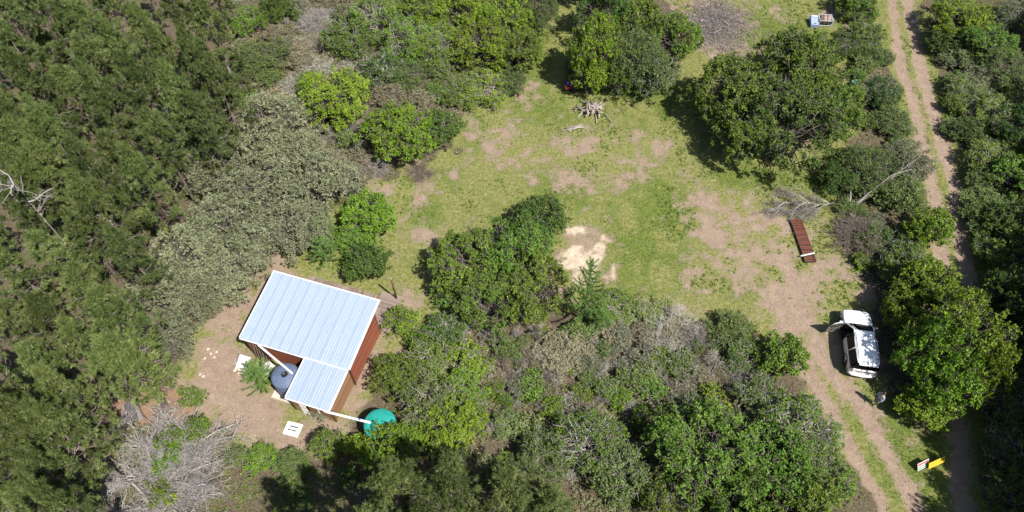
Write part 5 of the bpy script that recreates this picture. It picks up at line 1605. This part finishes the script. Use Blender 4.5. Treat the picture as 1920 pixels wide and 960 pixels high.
# bare grey limbs at the left edge
for (x, y), hh, lab, sdv, mat_ in (((35, 360), 11.2, 'bare grey dead pine limbs at the left edge', 24, DEAD), ((215, 430), 7.5, 'pale dead tree top between the pines and the wattles', 25, DEADB)):
    w = at(x, y, hh * .85)
    stems = [[(0, 0, -.1), (.1, 0, hh * .35), (.05, .1, hh * .7), (.2, .1, hh)]]
    for k in range(11):
        th = rg.uniform(0, 6.28); z = hh * rg.uniform(.55, .97); l = rg.uniform(.9, 2.2)
        stems.append([(.1, 0, z), (.1 + l * .4 * math.cos(th), l * .4 * math.sin(th), z + .1), (.1 + l * .7 * math.cos(th + .1), l * .7 * math.sin(th + .1), z + .2), (.1 + l * math.cos(th + .2), l * math.sin(th + .2), z + .1)])
    twig_mass('dead_pine', lab, 'dead tree', (w.x, w.y, 0), sdv, stems, 4, 3, .8, .45, .055, mat_)
# slanting pole at the right edge
a_, b_ = at(1893, 395, .2), at(1920, 352, 3.6)
sp = thing('slanting_pole', 'dark thin pole slanting out of the trees at the right edge', 'pole', (a_.x, a_.y, 0))
MB().tube([(0, 0, -.1), ((b_.x - a_.x) * .5, (b_.y - a_.y) * .5, 2.6), (b_.x - a_.x, b_.y - a_.y, 5.2)], [.07, .06, .05], 8).build('shaft', DARKW, sp, smooth=True)

# brush heap at the top
hc_ = at(1345, 45)
rng = np.random.default_rng(31)
n = 3200
u_ = rng.normal(size=(n, 2)) * np.array([1.45, 2.1])
A = np.stack([u_[:, 0], u_[:, 1], .42 * np.exp(-(u_ ** 2).sum(1) / 2.5) * rng.random(n)], 1)
th = rng.uniform(0, 6.28, n); ln = rng.uniform(.2, 1.1, n)
E_ = A + np.stack([np.cos(th) * ln, np.sin(th) * ln, rng.normal(size=n) * .08], 1); E_[:, 2] = np.maximum(E_[:, 2], .01)
V, F, var = tubes(rng, curve(rng, A, E_, 4, .02, .06), np.tile(np.linspace(.02, .008, 4), (n, 1)), 3)
bh = thing('brush_heap', 'flat grey-brown heap of cut brush at the top of the clearing', 'brush heap', (hc_.x, hc_.y, 0))
o = obj('cut_branches', np_mesh('cut_branches', V, F, DEAD, var=var), bh); o['kind'] = 'stuff'
for (x0, y0), (x1, y1), r_, lab in (((1336, 63), (1352, 55), .07, 'white bare branch lying on the brush heap'), ((1308, 52), (1322, 48), .05, 'pale stick at the left side of the brush heap'), ((1313, 40), (1318, 37), .06, 'short pale stick near the left top of the brush heap'), ((1350, 36), (1366, 46), .07, 'dark grey branch on the right of the brush heap')):
    log(at(x0, y0, .25), at(x1, y1, .3), r_, lab, None, 'branch')
# bare branch pieces at the foot of the trunked bush

# ------------------------------------------------------------------ parked car (local: +x forward, +y left side)
PAINT = plain('white_car_paint', (.78, .79, .80), .22, var=.02, spec=.5, coat=.6)
TRIM = plain('black_trim', (.014, .014, .015), .45, var=.1)
CGLASS = plain('tinted_glass', (.008, .010, .012), .06, var=.05, spec=.15)
TAN_I = plain('beige_interior', (.30, .23, .17), .8, var=.1)
SEATM = plain('dark_seat', (.045, .042, .04), .8, var=.15)
RIM = plain('alloy_rim', (.55, .56, .58), .3, metal=.8)
TYRE = plain('tyre_rubber', (.02, .02, .02), .85, var=.2)
REDL = plain('red_lamp', (.38, .012, .015), .15, var=.1)
LAMP = plain('clear_lamp', (.7, .72, .75), .08, var=.05)
cpos = (at(1618, 700, .6) + at(1606, 583, .95)) / 2
car = thing('parked_car', 'white SUV parked in tree shade with its front passenger door open', 'car', (cpos.x - .03, cpos.y + .02, 0), math.radians(81))
car.scale = (1, 1.06, 1)

ST = [(-2.42, .70, .62, 1.02), (-2.36, .82, .50, 1.07), (-2.2, .88, .42, 1.09), (-1.85, .92, .34, 1.09), (-1.42, .93, .34, 1.09), (-1.0, .93, .33, 1.09), (0.05, .93, .33, 1.08), (1.12, .93, .33, 1.07), (1.42, .925, .34, 1.06), (1.85, .91, .36, 1.02), (2.15, .87, .40, .97), (2.34, .77, .46, .90), (2.42, .60, .52, .82)]


def ring(x, w, zb, zt):
    return [(x, w * .90, zb), (x, w * .985, zb + .14), (x, w, zb + (zt - zb) * .55), (x, w * .985, zt - .10), (x, w * .95, zt - .015)]


body = MB()
for s in (1, -1):
    R = [ring(*q) for q in ST]
    for i in range(len(ST) - 1):
        if s == 1 and ST[i][0] >= .04 and ST[i + 1][0] <= 1.13: continue        # the open door leaves a hole
        for k in range(4):
            a_, b_, c_, d_ = R[i][k], R[i + 1][k], R[i + 1][k + 1], R[i][k + 1]
            f = [(q[0], q[1] * s, q[2]) for q in (a_, b_, c_, d_)]
            body.add(f, [(3, 2, 1, 0) if s == 1 else (0, 1, 2, 3)])
# nose, tail, floor
for i, flip in ((0, 0), (len(ST) - 1, 1)):
    r_ = ring(*ST[i])
    for k in range(4):
        f = [r_[k], r_[k + 1], (r_[k + 1][0], -r_[k + 1][1], r_[k + 1][2]), (r_[k][0], -r_[k][1], r_[k][2])]
        body.add(f, [(0, 1, 2, 3) if flip else (3, 2, 1, 0)])
# bonnet: crowned sheet
hood = [(1.00, .885, 1.095, 1.155), (1.2, .885, 1.07, 1.145), (1.42, .88, 1.055, 1.13), (1.85, .865, 1.01, 1.095), (2.15, .83, .96, 1.05), (2.34, .735, .89, .965), (2.42, .57, .805, .855)]
for i in range(len(hood) - 1):
    for k in range(8):
        def hv(q, t):
            y = q[1] * (1 - t * 2)
            return (q[0], y, q[2] + (q[3] - q[2]) * (1 - (1 - t * 2) ** 2) ** .6)
        f = [hv(hood[i], k / 8), hv(hood[i + 1], k / 8), hv(hood[i + 1], (k + 1) / 8), hv(hood[i], (k + 1) / 8)]
        body.add(f, [(3, 2, 1, 0)])
# tailgate shelf under the rear window
body.add([(-2.42, .665, 1.005), (-2.42, -.665, 1.005), (-2.22, -.80, 1.12), (-2.22, .80, 1.12)], [(3, 2, 1, 0)])
body.box(-2.25, 2.2, -.84, .84, .30, .34)
body.build('body', PAINT, car, smooth=True)
# bumpers, sills
MB().tube([(-2.30, .84, .50), (-2.44, .62, .50), (-2.50, 0, .50), (-2.44, -.62, .50), (-2.30, -.84, .50)], .12, 8).build('bumper', PAINT, car, smooth=True).scale = (1, 1, 1)
MB().tube([(-2.36, .78, .34), (-2.46, .5, .34), (-2.48, -.5, .34), (-2.36, -.78, .34)], .06, 8).build('bumper_trim', TRIM, car, smooth=True)
MB().tube([(2.26, .82, .48), (2.43, .5, .48), (2.48, 0, .48), (2.43, -.5, .48), (2.26, -.82, .48)], .12, 8).build('bumper', PAINT, car, smooth=True)
MB().box(2.40, 2.455, -.45, .45, .60, .76, 0, .01).build('grille', TRIM, car)
for s in (1, -1):
    MB().add([(2.20, .80 * s, .70), (2.43, .56 * s, .66), (2.435, .56 * s, .80), (2.22, .83 * s, .86), (2.10, .86 * s, .86)], [(0, 1, 2, 3, 4) if s > 0 else (4, 3, 2, 1, 0)]).build('headlight', LAMP, car)
    MB().bar((-1.15, .87 * s, .36), (1.1, .87 * s, .36), .12, .05).build('side_step', TRIM, car)
    tl = MB(); tl.add([(-2.435, .42 * s, .86), (-2.435, .42 * s, .98), (-2.40, .76 * s, 1.0), (-2.40, .76 * s, .86), (-2.20, .905 * s, 1.02), (-2.20, .905 * s, .90)], [(0, 1, 2, 3), (3, 2, 4, 5), (3, 2, 1, 0), (5, 4, 2, 3)]); tl.build('tail_light', REDL, car)
MB().box(-2.445, -2.425, -.27, .27, .66, .77).build('number_plate', plain('plate_white', (.75, .75, .7), .5), car)
MB().box(-2.443, -2.421, -.40, .40, .83, .90).build('tailgate_strip', TRIM, car)
# roof and pillars
rf = [(.30, .60, 1.70, 1.745), (.05, .655, 1.745, 1.79), (-.6, .67, 1.765, 1.815), (-1.4, .665, 1.76, 1.81), (-1.95, .645, 1.735, 1.785), (-2.20, .60, 1.69, 1.735), (-2.28, .55, 1.66, 1.70)]
roofm = MB()
for i in range(len(rf) - 1):
    for k in range(8):
        def rv(q, t): return (q[0], q[1] * (1 - 2 * t), q[2] + (q[3] - q[2]) * (1 - (1 - 2 * t) ** 2) ** .7)
        f = [rv(rf[i], k / 8), rv(rf[i + 1], k / 8), rv(rf[i + 1], (k + 1) / 8), rv(rf[i], (k + 1) / 8)]
        roofm.add(f, [(0, 1, 2, 3)])
        roofm.add([(a_, b_, c_ - .035) for a_, b_, c_ in f], [(3, 2, 1, 0)])
roofm.build('roof', PAINT, car, smooth=True)
for s in (1, -1):
    MB().tube([(.02, .60 * s, 1.775), (-.05, .60 * s, 1.845), (-1.75, .60 * s, 1.855), (-1.9, .60 * s, 1.78)], .022, 6).build('roof_rail', TRIM, car, smooth=True)
    # cant rail + pillars in body colour
    pil = MB()
    pil.tube([(1.14, .86 * s, 1.08), (.75, .765 * s, 1.42), (.32, .61 * s, 1.70), (-.6, .675 * s, 1.75), (-1.9, .655 * s, 1.735), (-2.22, .60 * s, 1.67)], .038, 7)
    MB().tube([(-2.22, .60 * s, 1.66), (-2.29, .74 * s, 1.35), (-2.32, .82 * s, 1.09)], .05, 7).build('rear_pillar', CGLASS, car, smooth=True)
    pil.tube([(-1.02, .885 * s, 1.07), (-1.10, .67 * s, 1.74)], .05, 6)
    pil.build('pillar', PAINT, car, smooth=True)
    MB().tube([(.04, .885 * s, 1.07), (-.02, .675 * s, 1.74)], .04, 6).build('door_pillar', TRIM, car, smooth=True)
    wins = [(-.98, .02, -1.06, -.02), (-2.24, -1.06, -2.12, -1.14)]
    if s == -1: wins.append((.06, 1.06, .0, .36))
    for x0, x1, t0, t1 in wins:
        P = [(x0, .905 * s, 1.075), (x1, .905 * s, 1.07), (t1, .665 * s, 1.70), (t0, .665 * s, 1.715)]
        P2 = [(a_, b_ - .012 * s, c_) for a_, b_, c_ in P]
        MB().add(P + P2, [(0, 1, 2, 3) if s < 0 else (3, 2, 1, 0), (7, 6, 5, 4) if s < 0 else (4, 5, 6, 7)]).build('side_window', CGLASS, car)
ws = MB()
for k in range(6):
    y0, y1 = .84 - 1.68 * k / 6, .84 - 1.68 * (k + 1) / 6
    t0, t1 = .59 - 1.18 * k / 6, .59 - 1.18 * (k + 1) / 6
    cv = lambda t: .10 * (1 - (2 * t - 1) ** 2)
    ws.add([(1.12 + cv(k / 6), y0, 1.10), (1.12 + cv((k + 1) / 6), y1, 1.10), (.31 + .4 * cv((k + 1) / 6), t1, 1.725), (.31 + .4 * cv(k / 6), t0, 1.725)], [(0, 1, 2, 3), (3, 2, 1, 0)])
ws.build('windscreen', CGLASS, car, smooth=True)
for y0 in (-.1, .45):
    MB().tube([(1.20, y0 + .25, 1.115), (1.02, y0 - .22, 1.19)], .012, 5).build('wiper', TRIM, car)
MB().add([(-2.345, .76, 1.08), (-2.345, -.76, 1.08), (-2.255, -.60, 1.66), (-2.255, .60, 1.66), (-2.36, .5, 1.08), (-2.36, -.5, 1.08), (-2.275, -.4, 1.67), (-2.275, .4, 1.67)], [(0, 4, 7, 3), (4, 5, 6, 7), (5, 1, 2, 6), (3, 7, 4, 0), (7, 6, 5, 4), (6, 2, 1, 5)]).build('rear_window', CGLASS, car)
MB().box(-2.40, -2.22, -.58, .58, 1.685, 1.72, 0, .01).build('rear_spoiler', PAINT, car)
# right mirror
MB().box(.93, 1.05, -1.17, -.93, 1.02, 1.17, 0, .03).build('mirror', PAINT, car)
# wheels
for xw in (1.42, -1.42):
    for s in (1, -1):
        wh = MB()
        prof = [(.22, -.12), (.35, -.125), (.385, -.09), (.385, .09), (.35, .125), (.22, .12)]
        n = 24; vv = []
        for r_, y in prof:
            for k in range(n): vv.append((xw + r_ * math.cos(2 * math.pi * k / n), .80 * s + y, .385 + r_ * math.sin(2 * math.pi * k / n)))
        ff = [(i * n + k, (i + 1) * n + k, (i + 1) * n + (k + 1) % n, i * n + (k + 1) % n) for i in range(len(prof) - 1) for k in range(n)]
        w = wh.add(vv, ff).build('wheel', TYRE, car, smooth=True)
        rm = MB()
        for k in range(5):
            a_ = 2 * math.pi * k / 5
            rm.bar((xw, (.80 + .10) * s, .385), (xw + .23 * math.cos(a_), (.80 + .10) * s, .385 + .23 * math.sin(a_)), .07, .03, up=(0, 1, 0))
        rm.tube([(xw, .80 * s - .05, .385), (xw, .80 * s + .05, .385)], .215, 20)
        rm.build('rim', RIM, w)
        arch = MB().tube([(xw + .46 * math.cos(t), .925 * s, .40 + .46 * math.sin(t)) for t in np.linspace(0, math.pi, 12)], .035, 6)
        arch.build('wheel_arch', TRIM, car, smooth=True)
# interior seen through the open door
it = MB(); it.box(-2.1, 1.25, -.82, .80, .345, .40); it.build('floor_mat', SEATM, car)
for y in (.40, -.40):
    s_ = MB(); s_.box(-.05, .52, y - .26, y + .26, .55, .74, 0, .05); s_.build('seat', TAN_I, car)
    s_ = MB(); s_.add([(-.02, y - .25, .72), (-.02, y + .25, .72), (-.28, y + .23, 1.30), (-.28, y - .23, 1.30), (-.16, y - .25, .70), (-.16, y + .25, .70), (-.40, y + .23, 1.30), (-.40, y - .23, 1.30)], [(0, 1, 2, 3), (7, 6, 5, 4), (0, 4, 5, 1), (1, 5, 6, 2), (2, 6, 7, 3), (3, 7, 4, 0)])
    s_.box(-.42, -.30, y - .12, y + .12, 1.33, 1.50, 0, .03)
    s_.build('seat_back', SEATM, car)
MB().box(-1.25, -.72, -.70, .70, .55, .74, 0, .05).build('rear_seat', SEATM, car)
MB().box(.88, 1.15, -.80, .80, .72, 1.06, 0, .04).build('dashboard', SEATM, car)
MB().tube([(.80 + .0, -.40 + .18 * math.cos(t), .95 + .18 * math.sin(t)) for t in np.linspace(0, 2 * math.pi, 17)], .015, 6, 0, False).build('steering_wheel', TRIM, car)
# the open front door
hx, hy = 1.12, .93
oa = math.radians(68)
dd = Vector((-math.cos(oa), math.sin(oa), 0)); nn = Vector((math.sin(oa), math.cos(oa), 0))   # along the door; nn = its outside


def dp(t, o, z): return Vector((hx, hy, 0)) + dd * t + nn * o + Vector((0, 0, z))


dr = MB()
sec = [(.34, -.05), (.48, .0), (.72, .015), (.98, .0), (1.07, -.03)]
for i in range(4):
    (z0, o0), (z1, o1) = sec[i], sec[i + 1]
    dr.add([dp(.02, o0, z0), dp(1.08, o0, z0), dp(1.06, o1, z1), dp(.02, o1, z1)], [(0, 1, 2, 3)])
dr.add([dp(.02, -.05, .34), dp(1.08, -.05, .34), dp(1.08, -.12, .36), dp(.02, -.12, .36)], [(3, 2, 1, 0)])
dr.add([dp(1.08, -.05, .34), dp(1.06, -.03, 1.07), dp(1.06, -.12, 1.06), dp(1.08, -.12, .36)], [(0, 1, 2, 3), (3, 2, 1, 0)])
door = dr.build('door', PAINT, car, smooth=False)
MB().add([dp(.04, -.125, .38), dp(1.06, -.125, .38), dp(1.05, -.13, 1.05), dp(.04, -.13, 1.05)], [(3, 2, 1, 0), (0, 1, 2, 3)]).build('inner_panel', TAN_I, door)
MB().bar(dp(.25, -.16, .78), dp(.85, -.16, .80), .07, .07).build('arm_rest', SEATM, door)
MB().add([dp(.02, -.03, 1.07), dp(1.06, -.03, 1.07), dp(1.06, -.14, 1.06), dp(.02, -.14, 1.06)], [(0, 1, 2, 3), (3, 2, 1, 0)]).build('door_top', TRIM, door)
MB().tube([dp(.02, -.05, 1.07), dp(.40, -.10, 1.42), dp(.72, -.17, 1.66), dp(1.02, -.19, 1.68), dp(1.07, -.06, 1.07)], .028, 6).build('window_frame', PAINT, door, smooth=True)
m_, nt_, nd_, lk_, p_ = new_mat('clear_door_glass')
p_.inputs['Base Color'].default_value = (.75, .8, .8, 1); p_.inputs['Roughness'].default_value = .03; p_.inputs['Transmission Weight'].default_value = .85; p_.inputs['IOR'].default_value = 1.1
MB().add([dp(.06, -.06, 1.08), dp(1.04, -.06, 1.08), dp(1.0, -.18, 1.65), dp(.72, -.17, 1.63), dp(.42, -.10, 1.40)], [(0, 1, 2, 3, 4), (4, 3, 2, 1, 0)]).build('window_glass', m_, door)
a_ = dp(.18, .12, 1.10)
MB().box(a_.x - .06, a_.x + .06, a_.y - .12, a_.y + .10, 1.02, 1.17, 0, .03).build('mirror', PAINT, door)
MB().bar(dp(.86, .02, .93), dp(1.02, .02, .93), .03, .03).build('handle', TRIM, door)

# ------------------------------------------------------------------ person in the tree shade behind the car
pw = at(1638, 757)
per = thing('person', 'person in blue and white checked shirt standing in tree shade behind the car', 'person', (pw.x, pw.y, 0), math.radians(200))
SKIN = plain('skin', (.42, .24, .16), .6, var=.06)
HAIRM = plain('brown_hair', (.05, .028, .018), .7, var=.3, scale=30)
m, nt, nd, lk, p = new_mat('checked_shirt')
tc = nd.new('ShaderNodeTexCoord')
sp_ = nd.new('ShaderNodeSeparateXYZ'); lk.new(tc.outputs['Object'], sp_.inputs[0])


def stripe(src, period, width):
    a1 = nd.new('ShaderNodeMath'); a1.operation = 'DIVIDE'; a1.inputs[1].default_value = period; lk.new(src, a1.inputs[0])
    a2 = nd.new('ShaderNodeMath'); a2.operation = 'FRACT'; lk.new(a1.outputs[0], a2.inputs[0])
    a3 = nd.new('ShaderNodeMath'); a3.operation = 'LESS_THAN'; a3.inputs[1].default_value = width; lk.new(a2.outputs[0], a3.inputs[0])
    return a3.outputs[0]


a1 = stripe(sp_.outputs['Z'], .085, .42); a2 = stripe(sp_.outputs['Y'], .085, .42)
sm = nd.new('ShaderNodeMath'); lk.new(a1, sm.inputs[0]); lk.new(a2, sm.inputs[1])
hf_ = nd.new('ShaderNodeMath'); hf_.operation = 'MULTIPLY'; hf_.inputs[1].default_value = .5; lk.new(sm.outputs[0], hf_.inputs[0])
rr = ramp(nd, [(0, (.10, .14, .30)), (.5, (.38, .45, .60)), (1., (.82, .84, .86))]); lk.new(hf_.outputs[0], rr.inputs[0]); lk.new(rr.outputs[0], p.inputs['Base Color'])
p.inputs['Roughness'].default_value = .85
SHIRT = m
TROUS = plain('grey_trousers', (.16, .165, .17), .85, var=.1)
SHOE = plain('brown_shoe', (.08, .05, .035), .7)


def skin_mesh(name, verts, edges, mat, parent, level=1):
    """Grow one continuous surface round a skeleton: verts (x, y, z, rx, ry)."""
    me = bpy.data.meshes.new(name)
    me.from_pydata([v[:3] for v in verts], edges, [])
    o = bpy.data.objects.new(name, me); COL.objects.link(o)
    md = o.modifiers.new('skin', 'SKIN'); md.use_smooth_shade = True
    sv = me.skin_vertices[0].data if me.skin_vertices else None
    if sv is None:
        me.skin_vertices.new() if hasattr(me.skin_vertices, 'new') else None
    for i, v in enumerate(verts):
        me.skin_vertices[0].data[i].radius = (v[3], v[4] if len(v) > 4 else v[3])
        me.skin_vertices[0].data[i].use_root = i == 0
    ss = o.modifiers.new('sub', 'SUBSURF'); ss.levels = level; ss.render_levels = level
    dg = bpy.context.evaluated_depsgraph_get()
    nm = bpy.data.meshes.new_from_object(o.evaluated_get(dg))
    bpy.data.objects.remove(o); nm.name = name
    nm.materials.clear(); nm.materials.append(mat)
    nm.polygons.foreach_set('use_smooth', [True] * len(nm.polygons))
    return obj(name, nm, parent)


V = [(0, 0, .93, .13, .10), (0, 0, 1.12, .12, .095), (0, 0, 1.33, .145, .10), (0, 0, 1.43, .09, .075), (0.0, 0, 1.50, .05, .05), (.01, 0, 1.57, .065, .07), (.015, 0, 1.66, .075, .085), (.01, 0, 1.73, .055, .065)]
E_ = [(i, i + 1) for i in range(7)]
HANDS = []
for s in (1, -1):
    b = len(V)
    V += [(0, .17 * s, 1.40, .055), (.0, .24 * s, 1.14, .042), (.13 if s > 0 else .05, .25 * s, .92, .030), (.17 if s > 0 else .07, .245 * s, .85, .034, .018)]
    E_ += [(3, b), (b, b + 1), (b + 1, b + 2), (b + 2, b + 3)]
    hx_, hz_ = V[-1][0], V[-1][2]
    for k in range(4):
        c_ = len(V); ox = (-.027 + .018 * k)
        ln = (.055, .07, .066, .05)[k]
        V += [(hx_ + ox, .245 * s, hz_ - .04, .0085), (hx_ + ox + .008, .24 * s, hz_ - .04 - ln * .55, .008), (hx_ + ox + .02, .23 * s, hz_ - .04 - ln, .007)]
        E_ += [(b + 3, c_), (c_, c_ + 1), (c_ + 1, c_ + 2)]
    c_ = len(V)
    V += [(hx_ + .045, .238 * s, hz_ - .005, .010), (hx_ + .06, .23 * s, hz_ - .035, .009)]
    E_ += [(b + 3, c_), (c_, c_ + 1)]
    b = len(V)
    V += [(0, .095 * s, .86, .095), (.02 * s, .105 * s, .47, .062), (-.02 + .06 * s, .11 * s, .09, .042), (.10 + .06 * s, .125 * s, .04, .038)]
    E_ += [(0, b), (b, b + 1), (b + 1, b + 2), (b + 2, b + 3)]
body_p = skin_mesh('body', V, E_, SKIN, per, 1)
VS = [(0, 0, .90, .155, .125), (0, 0, 1.12, .15, .12), (0, 0, 1.33, .165, .12), (0, 0, 1.43, .085, .09)]
ES = [(0, 1), (1, 2), (2, 3)]
for s in (1, -1):
    b = len(VS)
    VS += [(0, .18 * s, 1.395, .072), (.0, .245 * s, 1.14, .058), (.11 if s > 0 else .04, .25 * s, .95, .046)]
    ES += [(2, b), (b, b + 1), (b + 1, b + 2)]
skin_mesh('shirt', VS, ES, SHIRT, per, 1)
VT = [(0, 0, .92, .145, .115)]
ET = []
for s in (1, -1):
    b = len(VT)
    VT += [(0, .095 * s, .84, .105), (.02 * s, .105 * s, .47, .078), (-.02 + .06 * s, .11 * s, .09, .06)]
    ET += [(0, b), (b, b + 1), (b + 1, b + 2)]
skin_mesh('trousers', VT, ET, TROUS, per, 1)
for s in (1, -1):
    skin_mesh('shoe', [(-.06 + .06 * s, .11 * s, .05, .052), (.06 + .06 * s, .12 * s, .045, .05), (.15 + .06 * s, .13 * s, .035, .036)], [(0, 1), (1, 2)], SHOE, per, 1)
hr = MB()
prof = [(.088, 1.62), (.098, 1.68), (.094, 1.73), (.070, 1.775), (.03, 1.795), (.002, 1.80)]
hr.lathe(prof, 16, 0, (-.012, 0)); hr.build('hair', HAIRM, per, smooth=True)
MB().tube([(.085, 0, 1.665), (.108, 0, 1.635)], [.008, .014], 6).build('nose', SKIN, per, smooth=True)
for s in (1, -1):
    MB().tube([(.0, .083 * s, 1.67), (.0, .092 * s, 1.63)], [.018, .012], 6).build('ear', SKIN, per, smooth=True)
    MB().tube([(.080, .030 * s, 1.665), (.092, .030 * s, 1.665)], [.012, .008], 6).build('eye', plain('eye', (.05, .04, .03), .2), per)
MB().tube([(.088, -.022, 1.60), (.094, 0, 1.598), (.088, .022, 1.60)], .007, 5).build('mouth', plain('lips', (.3, .11, .09), .5), per)

# ------------------------------------------------------------------ boards by the track
YEL = plain('yellow_board', (.62, .43, .03), .6, var=.06, scale=3)
WB = plain('white_board', (.55, .52, .50), .6, var=.12)
GRNB = plain('green_band', (.10, .32, .20), .5); REDB = plain('red_band', (.42, .10, .09), .5)


def board(name, label, p0, p1, hgt, lift, mat, tilt, bands=()):
    a_ = at(*p0, lift); b_ = at(*p1, lift)
    d = (b_ - a_); L_ = d.length
    t = thing(name, label, 'sign board', (a_.x, a_.y, 0), math.atan2(d.y, d.x))
    P = lambda x, z, o=0: (x, tilt * z + o, lift + z)
    MB().add([P(0, 0), P(L_, 0), P(L_, hgt), P(0, hgt), P(0, 0, .03), P(L_, 0, .03), P(L_, hgt, .03), P(0, hgt, .03)], [(0, 1, 2, 3), (7, 6, 5, 4), (0, 4, 5, 1), (1, 5, 6, 2), (2, 6, 7, 3), (3, 7, 4, 0)]).build('panel', mat, t)
    for z0, z1, mm in bands:
        MB().add([P(.03, z0, -.004), P(L_ - .03, z0, -.004), P(L_ - .03, z1, -.004), P(.03, z1, -.004)], [(0, 1, 2, 3)]).build('printed_band', mm, t)
    for x in (.12, L_ - .12):
        MB().bar((x, .045, -.1), (x, .045 + tilt * (hgt + lift) , lift + hgt * .9), .04, .03).build('stake', DARKW, t)
    return t


board('yellow_sign', 'yellow board standing on stakes in the grass beside the track', (1741, 880), (1771, 866), .40, .20, YEL, .55)
board('striped_sign', 'white board with red and green bands left of the yellow one', (1721, 884), (1742, 873), .44, .12, WB, .7, ((.31, .41, REDB), (.17, .23, GRNB), (.05, .11, GRNB)))

# ------------------------------------------------------------------ blue metal box and framed bin at the top
BLUEM = plain('faded_blue_metal', (.21, .28, .42), .5, var=.15, scale=4)
w = at(1527, 39, .4)
bx_ = thing('blue_metal_cabinet', 'faded blue-grey metal cabinet lying tilted on the grass', 'cabinet', (w.x, w.y, 0), -.12)
MB().add([(-.36, -.62, 0), (.36, -.62, 0), (.36, .55, 0), (-.36, .55, 0), (-.36, -.62, .38), (.36, -.62, .38), (.36, .55, .62), (-.36, .55, .62)], [(3, 2, 1, 0), (4, 5, 6, 7), (0, 1, 5, 4), (1, 2, 6, 5), (2, 3, 7, 6), (3, 0, 4, 7)]).build('case', BLUEM, bx_)
MB().add([(-.31, -.56, .397), (.31, -.56, .397), (.31, .25, .563), (-.31, .25, .563)], [(0, 1, 2, 3)]).build('door_panel', plain('paler_blue_metal', (.30, .37, .50), .45, var=.12), bx_)
MB().box(-.30, .30, .34, .52, .60, .66, 0, .015).build('top_plate', OFFWHITE, bx_)
MB().bar((-.1, -.45, .44), (.12, -.45, .44), .05, .04).build('handle', TRIM, bx_)
w = at(1547, 37, .4)
bn = thing('framed_bin', 'rounded bin in a pale frame filled with pinkish brown scrap beside the cabinet', 'bin', (w.x, w.y, 0), -.1)
fr = MB()
for z in (.08, .62):
    fr.bar((-.62, -.5, z), (.62, -.5, z), .06, .06); fr.bar((-.62, .5, z), (.62, .5, z), .06, .06); fr.bar((-.62, -.5, z), (-.62, .5, z), .06, .06); fr.bar((.62, -.5, z), (.62, .5, z), .06, .06)
for x in (-.62, .62):
    for y in (-.5, .5): fr.bar((x, y, -.03), (x, y, .68), .06, .06)
fr.build('frame', plain('pale_frame', (.45, .46, .47), .5, var=.15), bn)
dm = MB().tube([(-.52, 0, .42), (-.45, 0, .42), (.45, 0, .42), (.52, 0, .42)], [.30, .42, .42, .30], 20)
dm.build('drum', plain('pink_brown_scrap', (.26, .17, .15), .7, var=.5, scale=9), bn, smooth=True)
for k, z in enumerate((-.3, -.1, .1, .3)):
    MB().tube([(z, .43 * math.cos(t), .42 + .43 * math.sin(t)) for t in np.linspace(-.3, math.pi + .3, 14)], .025, 6).build('hoop', OFFWHITE if k % 2 else RUST2, bn, smooth=True)
MB().box(.66, .80, -.3, .3, .05, .5, 0, .02).build('side_panel', BLUEM, bn)

# ------------------------------------------------------------------ red cart in the shade, teal bucket
RED_M = plain('red_machine_paint', (.20, .025, .02), .6, var=.3)
w = at(1074, 160, .4)
ct = thing('red_cart', 'red two-wheeled cart with plank parked in the tree shade', 'cart', (w.x, w.y, 0), .25)
tr = MB(); tr.box(-.85, .85, -.45, .45, .42, .47); tr.box(-.85, -.80, -.45, .45, .47, .74); tr.box(.80, .85, -.45, .45, .47, .74); tr.box(-.80, .80, .41, .45, .47, .70); tr.box(-.80, .80, -.45, -.41, .47, .62)
tr.build('tray', RED_M, ct)
MB().bar((.85, 0, .44), (1.7, 0, .36), .07, .06).build('drawbar', RED_M, ct)
for s in (1, -1):
    MB().tube([(0, s * .50, .30), (0, s * .62, .30)], .30, 18).build('wheel', TYRE, ct, smooth=False)
MB().bar((-.35, -.15, .60), (.95, .10, .78), .22, .04).build('plank', wood('pale_plank', (.35, .24, .16), (.5, .37, .27)), ct)
MB().box(-.70, -.35, -.05, .30, .475, .82, 0, .03).build('engine_box', plain('blue_engine', (.05, .08, .30), .5), ct)
w = at(1598, 161)
tb_ = thing('teal_bucket', 'small teal bucket on the grass by the big round tree', 'bucket', (w.x, w.y, 0))
MB().lathe([(.005, .0), (.17, .0), (.23, .46), (.245, .46), (.245, .49), (.215, .49), (.16, .03), (.005, .03)], 20).build('pail', TANKG, tb_, smooth=True)
MB().tube([(.24 * math.cos(t), .05, .47 + .22 * math.sin(t)) for t in np.linspace(0, math.pi, 10)], .01, 5).build('handle', STEEL, tb_)
